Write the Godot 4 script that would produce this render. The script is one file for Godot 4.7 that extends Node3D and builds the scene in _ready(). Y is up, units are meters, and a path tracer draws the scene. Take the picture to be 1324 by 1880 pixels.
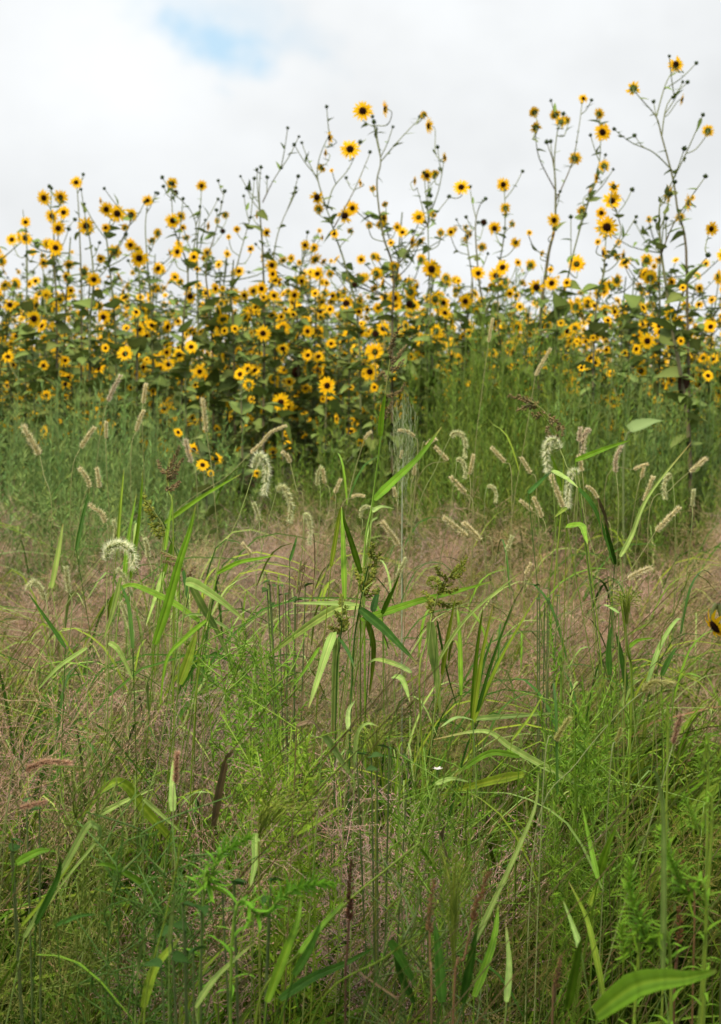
extends Node3D
# A weedy field edge: wild sunflowers against a pale overcast sky, feathery green bushes, a haze of lovegrass, foxtails and barnyard grass in front.

const F := 2500.0            # focal length in the units of the 1324 x 1880 survey sheet
const EYE := Vector3(0.0, 1.15, 0.0)
var view := Basis.IDENTITY
var rng := RandomNumberGenerator.new()
var used := {}
var M := {}
var flower_meshes := {}

# ------------------------------------------------------------------ mesh builder
class Builder:
	var v := PackedVector3Array()
	var n := PackedVector3Array()
	var c := PackedColorArray()

	func tri(a: Vector3, b: Vector3, d: Vector3, col: Color) -> void:
		var k := (d - a).cross(b - a).normalized()
		v.push_back(a); v.push_back(b); v.push_back(d)
		n.push_back(k); n.push_back(k); n.push_back(k)
		c.push_back(col); c.push_back(col); c.push_back(col)

	func soft(a: Vector3, b: Vector3, d: Vector3, na: Vector3, nb: Vector3, nd: Vector3, ca: Color, cb: Color, cd: Color) -> void:
		if (d - a).cross(b - a).dot(na + nb + nd) < 0.0:
			v.push_back(a); v.push_back(d); v.push_back(b)
			n.push_back(na); n.push_back(nd); n.push_back(nb)
			c.push_back(ca); c.push_back(cd); c.push_back(cb)
		else:
			v.push_back(a); v.push_back(b); v.push_back(d)
			n.push_back(na); n.push_back(nb); n.push_back(nd)
			c.push_back(ca); c.push_back(cb); c.push_back(cd)

	# a thin sliver from a to b, w wide at a and wt at b
	func sliver(a: Vector3, b: Vector3, side: Vector3, w: float, wt: float, col: Color) -> void:
		var s := side * (w * 0.5)
		if wt <= 0.0:
			tri(a - s, b, a + s, col)
		else:
			var t := side * (wt * 0.5)
			tri(a - s, b - t, b + t, col)
			tri(a - s, b + t, a + s, col)

	# diamond: a leaf-like or seed-like lozenge
	func lozenge(a: Vector3, b: Vector3, side: Vector3, w: float, col: Color) -> void:
		var m := a.lerp(b, 0.45)
		var s := side * (w * 0.5)
		tri(a, m - s, b, col)
		tri(a, b, m + s, col)

	func tube(p: PackedVector3Array, r0: float, r1: float, sides: int, c0: Color, c1: Color) -> void:
		var count := p.size()
		if count < 2:
			return
		var x := Vector3.RIGHT
		var rp := PackedVector3Array()
		var rn := PackedVector3Array()
		for i in count:
			var t := (p[mini(i + 1, count - 1)] - p[maxi(i - 1, 0)]).normalized()
			x = x - t * x.dot(t)
			if x.length() < 0.05:
				x = t.cross(Vector3.FORWARD)
			x = x.normalized()
			var y := t.cross(x)
			var f := float(i) / (count - 1)
			var r := lerpf(r0, r1, f)
			for k in sides:
				var a := TAU * k / sides
				var d := x * cos(a) + y * sin(a)
				rp.push_back(p[i] + d * r)
				rn.push_back(d)
		for i in count - 1:
			var ca := c0.lerp(c1, float(i) / (count - 1))
			var cb := c0.lerp(c1, float(i + 1) / (count - 1))
			for k in sides:
				var a := i * sides + k
				var b := i * sides + (k + 1) % sides
				soft(rp[a], rp[b], rp[b + sides], rn[a], rn[b], rn[b + sides], ca, ca, cb)
				soft(rp[a], rp[b + sides], rp[a + sides], rn[a], rn[b + sides], rn[a + sides], ca, cb, cb)

	# a folded grass blade along p; face = the way its upper side looks
	func blade(p: PackedVector3Array, width: float, face: Vector3, fold: float, col: Color, rib: Color, swell := 0.25, twist := 0.0) -> void:
		var count := p.size()
		var l0 := Vector3.ZERO; var m0 := Vector3.ZERO; var r0 := Vector3.ZERO
		var nl0 := Vector3.ZERO; var nm0 := Vector3.ZERO; var nr0 := Vector3.ZERO
		for i in count:
			var f := float(i) / (count - 1)
			var t := (p[mini(i + 1, count - 1)] - p[maxi(i - 1, 0)]).normalized()
			var side := t.cross(face)
			if side.length() < 0.05:
				side = t.cross(Vector3(0.3, 0.2, 1.0))
			side = side.normalized().rotated(t, twist * f)
			var up := side.cross(t)
			var w := width * 0.5 * minf(1.0, 0.55 + 0.45 * f / swell) * pow(maxf(0.0, 1.0 - pow(f, 1.7)), 0.8)
			var m := p[i] - up * (fold * w)
			var l := p[i] - side * w
			var r := p[i] + side * w
			var nl := (up + side * fold).normalized()
			var nr := (up - side * fold).normalized()
			if i:
				soft(l0, l, m, nl0, nl, nl, col, col, rib)
				soft(l0, m, m0, nl0, nl, nl0, col, rib, rib)
				soft(m0, m, r, nr0, nr, nr, rib, rib, col)
				soft(m0, r, r0, nr0, nr, nr0, rib, col, col)
			l0 = l; m0 = m; r0 = r; nl0 = nl; nm0 = up; nr0 = nr

	# a broad blade with its veins: eight strips across, each with a slightly different green, and small changes of tone along it
	func veined(p: PackedVector3Array, width: float, face: Vector3, fold: float, col: Color, rib: Color, r: RandomNumberGenerator, twist: float) -> void:
		var count := p.size()
		var tones := []
		var worn := r.randf_range(0.2, 0.95)
		for k in 9:
			var q := 1.0 + r.randf_range(-0.24, 0.24)
			tones.push_back(Color(col.r * q, col.g * q, col.b * q).lerp(rib, 0.75 if k == 4 else 0.0))
		var lp := PackedVector3Array()
		var ln := PackedVector3Array()
		var lc := PackedColorArray()
		for i in count:
			var f := float(i) / (count - 1)
			var t := (p[mini(i + 1, count - 1)] - p[maxi(i - 1, 0)]).normalized()
			var side := t.cross(face)
			if side.length() < 0.05:
				side = t.cross(Vector3(0.3, 0.2, 1.0))
			side = side.normalized().rotated(t, twist * f)
			var up := side.cross(t)
			var w := width * 0.5 * minf(1.0, 0.55 + 0.45 * f / 0.2) * pow(maxf(0.0, 1.0 - pow(f, 1.7)), 0.8) * r.randf_range(0.95, 1.05)
			var cp := PackedVector3Array()
			var cn := PackedVector3Array()
			var cc := PackedColorArray()
			var spot := r.randf_range(0.84, 1.14)
			for k in 9:
				var x := (k - 4) / 4.0
				var rise := fold * absf(x) * (1.25 - 0.5 * absf(x)) + 0.03 * (k % 2)
				cp.push_back(p[i] + side * (x * w) + up * (rise * w))
				cn.push_back((up - side * (signf(x) * fold * (1.25 - absf(x)) + (0.12 if k % 2 else -0.12) * signf(x))).normalized())
				var c0: Color = tones[k]
				cc.push_back(Color(c0.r * spot, c0.g * spot, c0.b * spot).lerp(Color(0.26, 0.19, 0.08), worn * smoothstep(0.97 - worn * 0.25, 1.0, f)))
			if i:
				for k in 8:
					soft(lp[k], cp[k], cp[k + 1], ln[k], cn[k], cn[k + 1], lc[k], cc[k], cc[k + 1])
					soft(lp[k], cp[k + 1], lp[k + 1], ln[k], cn[k + 1], ln[k + 1], lc[k], cc[k + 1], lc[k + 1])
			lp = cp
			ln = cn
			lc = cc

	func join(o: Builder, t: Transform3D) -> void:
		for q in o.v:
			v.push_back(t * q)
		for q in o.n:
			n.push_back((t.basis * q).normalized())
		c.append_array(o.c)

	func mesh(off := Vector3.ZERO) -> ArrayMesh:
		if off != Vector3.ZERO:
			for i in v.size():
				v[i] -= off
		var a := []
		a.resize(Mesh.ARRAY_MAX)
		a[Mesh.ARRAY_VERTEX] = v
		a[Mesh.ARRAY_NORMAL] = n
		a[Mesh.ARRAY_COLOR] = c
		var m := ArrayMesh.new()
		m.add_surface_from_arrays(Mesh.PRIMITIVE_TRIANGLES, a)
		return m

# ------------------------------------------------------------------ small helpers
func at(px: float, py: float, d: float) -> Vector3:
	return EYE + view * (Vector3((px - 662.0) / F, (940.0 - py) / F, -1.0) * d)

func ground_y(x: float, z: float) -> float:
	return 0.03 * sin(x * 1.3 + 0.7) * cos(z * 0.9) + 0.02 * sin(x * 2.9 - z * 2.3)

func on_ground(p: Vector3) -> Vector3:
	return Vector3(p.x, ground_y(p.x, p.z), p.z)

func rf(a: float, b: float) -> float:
	return rng.randf_range(a, b)

func tint(c: Color, k := 0.18) -> Color:
	var f := 1.0 + rf(-k, k)
	return Color(c.r * f * (1.0 + rf(-k, k) * 0.5), c.g * f, c.b * f * (1.0 + rf(-k, k) * 0.5))

func rand_dir() -> Vector3:
	var v := Vector3(rf(-1, 1), rf(-1, 1), rf(-1, 1))
	return v.normalized() if v.length() > 0.05 else Vector3.UP

func across(d: Vector3) -> Vector3:
	var s := d.cross(rand_dir())
	return s.normalized() if s.length() > 0.01 else d.cross(Vector3(0.31, 0.2, 0.9)).normalized()

func smooth(p: PackedVector3Array, per: int) -> PackedVector3Array:
	var out := PackedVector3Array()
	var last := p.size() - 1
	for i in last:
		for k in per:
			out.push_back(p[i].cubic_interpolate(p[i + 1], p[maxi(i - 1, 0)], p[mini(i + 2, last)], float(k) / per))
	out.push_back(p[last])
	return out

func pix(s: String) -> PackedVector2Array:
	var out := PackedVector2Array()
	for w in s.split(" ", false):
		var xy := w.split(",")
		out.push_back(Vector2(float(xy[0]), float(xy[1])))
	return out

func numbered(called: String) -> String:
	var k: int = used.get(called, 0)
	used[called] = k + 1
	return called if k == 0 else "%s_%03d" % [called, k]

func thing(called: String, label: String, category: String, pos: Vector3, group := "") -> Node3D:
	var o := Node3D.new()
	o.name = numbered(called)
	add_child(o)
	o.position = pos
	o.set_meta("label", label)
	o.set_meta("category", category)
	o.set_meta("kind", "thing")
	if group:
		o.set_meta("group", group)
	return o

func part(parent: Node3D, called: String, m: Mesh, mat: Material, t := Transform3D()) -> MeshInstance3D:
	var o := MeshInstance3D.new()
	o.name = called
	o.mesh = m
	o.material_override = mat
	o.transform = t
	parent.add_child(o, true)
	return o

func built(parent: Node3D, called: String, b: Builder, mat: Material) -> MeshInstance3D:
	return part(parent, called, b.mesh(parent.position), mat)

func material(called: String, rough: float, backlight: float, spec := 0.4) -> StandardMaterial3D:
	var m := StandardMaterial3D.new()
	m.resource_name = called
	m.vertex_color_use_as_albedo = true
	m.roughness = rough
	m.metallic_specular = spec
	m.cull_mode = BaseMaterial3D.CULL_DISABLED
	if backlight > 0.0:
		m.backlight_enabled = true
		m.backlight = Color(backlight, backlight, backlight)
	M[called] = m
	return m

func ordinal(k: int) -> String:
	return ["first", "second", "third", "fourth", "fifth", "sixth", "seventh", "eighth", "ninth", "tenth", "eleventh", "twelfth", "thirteenth", "fourteenth", "fifteenth", "sixteenth", "seventeenth", "eighteenth", "nineteenth", "twentieth"][k] if k < 20 else "%dth" % (k + 1)

# one MultiMesh part per variant under one object of kind stuff
func scatter(called: String, label: String, category: String, piece: String, meshes: Array, mat: Material, places: Array, tints: Array) -> void:
	var o := thing(called, label, category, Vector3.ZERO)
	o.set_meta("kind", "stuff")
	for k in meshes.size():
		var mine := []
		for i in places.size():
			if i % meshes.size() == k:
				mine.push_back(i)
		if mine.is_empty():
			continue
		var mm := MultiMesh.new()
		mm.transform_format = MultiMesh.TRANSFORM_3D
		mm.use_colors = true
		mm.mesh = meshes[k]
		mm.instance_count = mine.size()
		for j in mine.size():
			mm.set_instance_transform(j, places[mine[j]])
			mm.set_instance_color(j, tints[mine[j]])
		var q := MultiMeshInstance3D.new()
		q.name = piece
		q.multimesh = mm
		q.material_override = mat
		q.set_meta("kind", "stuff")
		o.add_child(q, true)

# ------------------------------------------------------------------ start
func _ready() -> void:
	rng.seed = 20240
	view = Basis(Vector3.RIGHT, -atan(260.0 / F))
	var camera := Camera3D.new()
	camera.name = "camera"
	camera.transform = Transform3D(view, EYE)
	camera.keep_aspect = Camera3D.KEEP_HEIGHT
	var lens := CameraAttributesPhysical.new()
	lens.frustum_focal_length = 50.0
	lens.frustum_focus_distance = 2.1
	lens.frustum_near = 0.05
	lens.frustum_far = 900.0
	lens.exposure_aperture = 9.0
	camera.attributes = lens
	camera.fov = rad_to_deg(2.0 * atan(940.0 / F))
	camera.near = 0.05
	camera.far = 900.0
	add_child(camera)
	camera.current = true

	var around := WorldEnvironment.new()
	around.name = "surroundings"
	var env := Environment.new()
	env.background_mode = Environment.BG_SKY
	env.sky = Sky.new()
	env.sky.sky_material = overcast()
	env.tonemap_mode = Environment.TONE_MAPPER_LINEAR
	env.tonemap_exposure = 1.32
	env.sdfgi_enabled = true
	env.ssao_enabled = true
	env.ssil_enabled = true
	around.environment = env
	add_child(around)

	var sun := DirectionalLight3D.new()
	sun.name = "sun"
	sun.light_color = Color(1.0, 0.91, 0.74)
	sun.light_energy = 1.0
	sun.light_angular_distance = 12.0
	sun.shadow_enabled = true
	sun.rotation_degrees = Vector3(-54, -34, 0)
	add_child(sun)

	material("leaf", 0.65, 0.6, 0.14)
	material("blade", 0.5, 0.4, 0.2)
	material("turf", 0.65, 0.12, 0.12)
	material("petal", 0.7, 0.75, 0.2)
	material("disc", 0.9, 0.0, 0.2)
	material("stem", 0.6, 0.0)
	material("haze", 0.9, 0.4, 0.05)
	material("bristle", 0.5, 0.7, 0.3)

	ground()
	make_flower_meshes()
	near_sunflowers()
	far_sunflowers()
	bushes()
	lovegrass()
	undergrowth()
	barnyard_grass()
	foxtails()
	leaf_tufts()
	weeds()
	small_things()
	added_shade_trees()

func overcast() -> PanoramaSkyMaterial:
	var w := 2048
	var h := 1024
	var noise := FastNoiseLite.new()
	noise.seed = 11
	noise.frequency = 1.6
	noise.fractal_octaves = 4
	var hole := (at(392.0, 74.0, 1.0) - EYE).normalized()
	var bright := (at(200.0, 150.0, 1.0) - EYE).normalized()
	var im := Image.create(w, h, false, Image.FORMAT_RGBF)
	for j in h:
		var el := PI * (0.5 - (j + 0.5) / h)
		for i in w:
			var az := TAU * (i + 0.5) / w
			var d := Vector3(sin(az) * cos(el), sin(el), -cos(az) * cos(el))
			var base := 0.65 + 1.1 * smoothstep(0.2, 1.0, sin(el))   # an overcast sky grows brighter towards the zenith
			var col := Color(base * 0.975, base * 1.0, base * 1.015)
			if el > -0.02:
				var k := noise.get_noise_3d(d.x * 1.5, d.y * 3.0, d.z * 1.5)
				var f := noise.get_noise_3d(d.x * 7.0 + 9.0, d.y * 10.0, d.z * 7.0)
				var g := noise.get_noise_3d(d.x * 22.0, d.y * 30.0 + 4.0, d.z * 22.0)
				var lift := 1.03 + 0.12 * k + 0.06 * f + 0.02 * g
				lift += 0.13 * (1.0 - smoothstep(0.0, 0.13, acos(clampf(d.dot(bright), -1.0, 1.0)) + 0.04 * f))
				col = Color(col.r * lift, col.g * lift, col.b * lift)
				# thin places where the blue shows through
				var thin := smoothstep(0.36, 0.7, k + 0.25 * f) * smoothstep(0.24, 0.4, sin(el))
				var off := Vector2((d - hole).dot(view.x), (d - hole).dot(view.y))
				off.y += off.x * 0.15
				off.x += off.y * 0.8
				if d.dot(hole) > 0.5:
					thin = maxf(thin, 1.0 - smoothstep(0.2, 1.0, Vector2(off.x / 0.054, off.y / 0.034).length() + 0.45 * f + 0.3 * g))
					thin = maxf(thin, 0.4 * (1.0 - smoothstep(0.0, 1.0, Vector2(off.x / 0.11, (off.y - 0.02) / 0.045).length() + 0.5 * f + 0.3 * g)))
				col = col.lerp(Color(0.38, 0.58, 0.74), thin * 0.85)
			im.set_pixel(i, j, col)
	var m := PanoramaSkyMaterial.new()
	m.panorama = ImageTexture.create_from_image(im)
	return m

func ground() -> void:
	var b := Builder.new()
	var xs := PackedFloat32Array()
	for k in 61:
		var t := (k - 30) / 30.0
		xs.push_back(t * 9.0 + signf(t) * pow(absf(t), 6.0) * 400.0)
	for i in 60:
		for j in 60:
			var q := []
			for e in [[0, 0], [1, 0], [1, 1], [0, 1]]:
				var x := xs[i + e[0]]
				var z := xs[j + e[1]] - 6.0
				q.push_back(Vector3(x, ground_y(x, z), z))
			b.tri(q[0], q[2], q[1], Color.WHITE)
			b.tri(q[0], q[3], q[2], Color.WHITE)
	var m := StandardMaterial3D.new()
	m.resource_name = "soil"
	var tex := NoiseTexture2D.new()
	tex.width = 512; tex.height = 512; tex.seamless = true
	var nz := FastNoiseLite.new()
	nz.seed = 4; nz.frequency = 0.02; nz.fractal_octaves = 5
	tex.noise = nz
	var ramp := Gradient.new()
	ramp.set_color(0, Color(0.11, 0.09, 0.06))
	ramp.set_color(1, Color(0.27, 0.23, 0.16))
	tex.color_ramp = ramp
	m.albedo_texture = tex
	m.roughness = 0.95
	m.uv1_triplanar = true
	m.uv1_world_triplanar = true
	m.uv1_scale = Vector3(1.2, 1.2, 1.2)
	var o := MeshInstance3D.new()
	o.name = "ground"
	o.mesh = b.mesh()
	o.material_override = m
	o.set_meta("kind", "structure")
	o.set_meta("label", "dark soil and plant litter under the field of weeds")
	add_child(o)

# ------------------------------------------------------------------ sunflowers
func petals_mesh(count: int, droop: float, ragged: float) -> Builder:
	var b := Builder.new()
	for k in count:
		if rf(0, 1) < ragged * 0.4:
			continue
		var a := TAU * (k + rf(-0.25, 0.25)) / count
		var r := Vector3(cos(a), sin(a), 0)
		var t := Vector3(-sin(a), cos(a), 0)
		var ln := rf(0.86, 1.06) * (1.0 - ragged * rf(0, 0.4))
		var lift := rf(-0.02, 0.16)
		var z0 := (k % 2) * 0.03
		var bend := droop * rf(0.5, 1.5)
		var sway := rf(-0.12, 0.12)
		var wide := rf(0.10, 0.135)
		var yel := tint(Color(0.93, 0.585, 0.012), 0.08)
		var org := tint(Color(0.92, 0.50, 0.012), 0.1)
		var pl := []
		for s in 4:
			var f := s / 3.0
			var q := r * lerpf(0.24, ln, f) + t * (sway * f * f) + Vector3(0, 0, z0 + lift * sin(f * 2.0) - bend * f * f)
			var w: float = [0.05, wide, wide * 0.85, 0.0][s]
			pl.push_back([q - t * w + Vector3(0, 0, w * 0.3), q, q + t * w + Vector3(0, 0, w * 0.3), org.lerp(yel, minf(1.0, f * 2.2))])
		for s in 3:
			var u = pl[s]
			var x = pl[s + 1]
			b.soft(u[0], x[0], x[1], Vector3(0, 0, 1) + t * 0.3, Vector3(0, 0, 1) + t * 0.3, Vector3(0, 0, 1), u[3], x[3], x[3])
			b.soft(u[0], x[1], u[1], Vector3(0, 0, 1) + t * 0.3, Vector3(0, 0, 1), Vector3(0, 0, 1), u[3], x[3], u[3])
			b.soft(u[1], x[1], x[2], Vector3(0, 0, 1), Vector3(0, 0, 1), Vector3(0, 0, 1) - t * 0.3, u[3], x[3], x[3])
			b.soft(u[1], x[2], u[2], Vector3(0, 0, 1), Vector3(0, 0, 1) - t * 0.3, Vector3(0, 0, 1) - t * 0.3, u[3], x[3], u[3])
	return b

func disc_mesh(inner: Color, outer: Color, rad: float) -> Builder:
	var b := Builder.new()
	var p := func(r: float, a: float) -> Vector3:
		return Vector3(cos(a) * r * rad, sin(a) * r * rad, 0.04 + 0.12 * (1.0 - r * r))
	for i in 4:
		for k in 14:
			var a0 := TAU * k / 14.0
			var a1 := TAU * (k + 1) / 14.0
			var r0 := i / 4.0
			var r1 := (i + 1) / 4.0
			var col := inner.lerp(outer, r1)
			b.tri(p.call(r0, a0), p.call(r1, a1), p.call(r1, a0), col)
			if i:
				b.tri(p.call(r0, a0), p.call(r0, a1), p.call(r1, a1), col)
	for k in 70:
		var r := sqrt((k + 0.5) / 70.0)
		var a := k * 2.39996
		var q: Vector3 = p.call(r, a)
		var tip := q + Vector3(q.x * 0.15, q.y * 0.15, rf(0.04, 0.09))
		var col := tint(inner.lerp(outer, r), 0.35)
		var s := Vector3(0.022, 0, 0)
		var u := Vector3(0, 0.022, 0)
		b.tri(q - s - u, tip, q + s - u, col)
		b.tri(q + s - u, tip, q + u, col)
		b.tri(q + u, tip, q - s - u, col)
	return b

func calyx_mesh() -> Builder:
	var b := Builder.new()
	var g := Color(0.075, 0.12, 0.035)
	for k in 12:
		var a0 := TAU * k / 12.0
		var a1 := TAU * (k + 1) / 12.0
		var c0 := Vector3(cos(a0), sin(a0), 0)
		var c1 := Vector3(cos(a1), sin(a1), 0)
		b.tri(c0 * 0.3, c1 * 0.3, c1 * 0.2 + Vector3(0, 0, -0.13), g)
		b.tri(c0 * 0.3, c1 * 0.2 + Vector3(0, 0, -0.13), c0 * 0.2 + Vector3(0, 0, -0.13), g)
		b.tri(c0 * 0.2 + Vector3(0, 0, -0.13), c1 * 0.2 + Vector3(0, 0, -0.13), Vector3(0, 0, -0.22), g)
	for k in 18:
		var a := TAU * (k + rf(-0.3, 0.3)) / 18.0
		var r := Vector3(cos(a), sin(a), 0)
		var t := Vector3(-sin(a), cos(a), 0)
		var col := tint(g, 0.25)
		var base := r * 0.24 + Vector3(0, 0, -0.09 + (k % 2) * 0.03)
		var tip := r * rf(0.42, 0.56) + Vector3(0, 0, rf(-0.14, -0.04))
		var mid := base.lerp(tip, 0.4) + Vector3(0, 0, -0.02)
		b.tri(base - t * 0.05, mid + t * 0.07, mid - t * 0.07, col)
		b.tri(base - t * 0.05, base + t * 0.05, mid + t * 0.07, col)
		b.tri(mid - t * 0.07, mid + t * 0.07, tip, col)
	return b

func bud_mesh() -> Builder:
	var b := Builder.new()
	for k in 22:
		var a := k * 2.39996
		var h := k / 21.0
		var r := Vector3(cos(a), sin(a), 0)
		var t := Vector3(-sin(a), cos(a), 0)
		var col := tint(Color(0.06, 0.095, 0.035), 0.25)
		var p0 := r * 0.55 * sin(0.4 + h) + Vector3(0, 0, h * 0.5 - 0.4)
		var p1 := r * (0.75 - 0.55 * h) + Vector3(0, 0, h * 0.5 + 0.05)
		var p2 := r * (0.75 - 0.75 * h + rf(-0.1, 0.35)) + Vector3(0, 0, h * 0.4 + rf(0.4, 0.75))
		b.tri(p0 - t * 0.22, p1 + t * 0.25, p1 - t * 0.25, col)
		b.tri(p0 - t * 0.22, p0 + t * 0.22, p1 + t * 0.25, col)
		b.tri(p1 - t * 0.25, p1 + t * 0.25, p2, col)
	return b

func heart_leaf(col: Color, narrow: float) -> Builder:
	# a toothed heart-shaped leaf, base at the origin, 1 long along +y, upper side +z, curling down at the tip
	var b := Builder.new()
	var rows := [[0.0, 0.0], [0.02, 0.30], [0.16, 0.40], [0.34, 0.36], [0.52, 0.28], [0.72, 0.17], [0.88, 0.07], [1.0, 0.0]]
	var rib := Color(col.r * 1.3, col.g * 1.25, col.b * 1.3)
	var curl := rf(0.15, 0.5)
	var cup := rf(0.15, 0.5)
	var wave := rf(-0.06, 0.06)
	var pt := func(y: float, x: float) -> Vector3:
		return Vector3(x * narrow + wave * sin(y * 6.0), y * (1.0 - 0.1 * curl * y), cup * absf(x) * narrow - curl * y * y * 0.5)
	for i in rows.size() - 1:
		var y0: float = rows[i][0]
		var y1: float = rows[i + 1][0]
		var w0: float = rows[i][1]
		var w1: float = rows[i + 1][1]
		for s in [-1.0, 1.0]:
			var a: Vector3 = pt.call(y0, 0.0)
			var d: Vector3 = pt.call(y1, 0.0)
			var e: Vector3 = pt.call(y0 - (0.08 if i < 2 else 0.0), w0 * s)
			var g: Vector3 = pt.call(y1 - (0.10 if i == 0 else 0.0), w1 * s * 1.06)
			var na := Vector3(0, 0.3, 1).normalized()
			var ne := Vector3(-s * 0.35, 0.3, 1).normalized()
			b.soft(a, d, g, na, na, ne, rib, rib, col)
			b.soft(a, g, e, na, ne, ne, rib, col, col)
			if w1 > 0.1:
				var o: Vector3 = pt.call(lerpf(y0, y1, 0.55), (lerpf(w0, w1, 0.55) + 0.03) * s)
				b.soft(e, o, g, ne, ne, ne, col, col, col)
	return b

func make_flower_meshes() -> void:
	var petals := []
	for k in 6:
		petals.push_back(petals_mesh([19, 17, 21, 18, 16, 20][k], [0.0, 0.12, -0.1, 0.3, 0.15, 0.05][k], [0.0, 0.1, 0.0, 0.25, 0.5, 0.15][k]))
	var dark := disc_mesh(Color(0.012, 0.007, 0.005), Color(0.040, 0.016, 0.008), 0.33)
	var young := disc_mesh(Color(0.16, 0.19, 0.03), Color(0.035, 0.02, 0.008), 0.30)
	var calyx := calyx_mesh()
	flower_meshes.petals = petals.map(func(b): return b.mesh())
	flower_meshes.dark = dark.mesh()
	flower_meshes.young = young.mesh()
	flower_meshes.calyx = calyx.mesh()
	flower_meshes.bud = bud_mesh().mesh()
	var whole := []
	for k in 4:
		var b := Builder.new()
		b.join(petals[k], Transform3D())
		b.join(dark, Transform3D())
		b.join(calyx, Transform3D())
		whole.push_back(b.mesh())
	flower_meshes.whole = whole
	var leaves := []
	for k in 7:
		leaves.push_back(heart_leaf(tint(Color(0.14, 0.20, 0.055), 0.2), [1.0, 0.9, 1.1, 0.7, 0.42, 0.35, 0.8][k]))
	flower_meshes.leaf_builders = leaves
	flower_meshes.leaf = leaves.map(func(b): return b.mesh())

func facing(z: Vector3, roll: float) -> Basis:
	var x := Vector3.UP.cross(z)
	if x.length() < 0.05:
		x = Vector3.RIGHT
	x = x.normalized()
	return Basis(x, z.cross(x).normalized(), z).rotated(z, roll)

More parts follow.
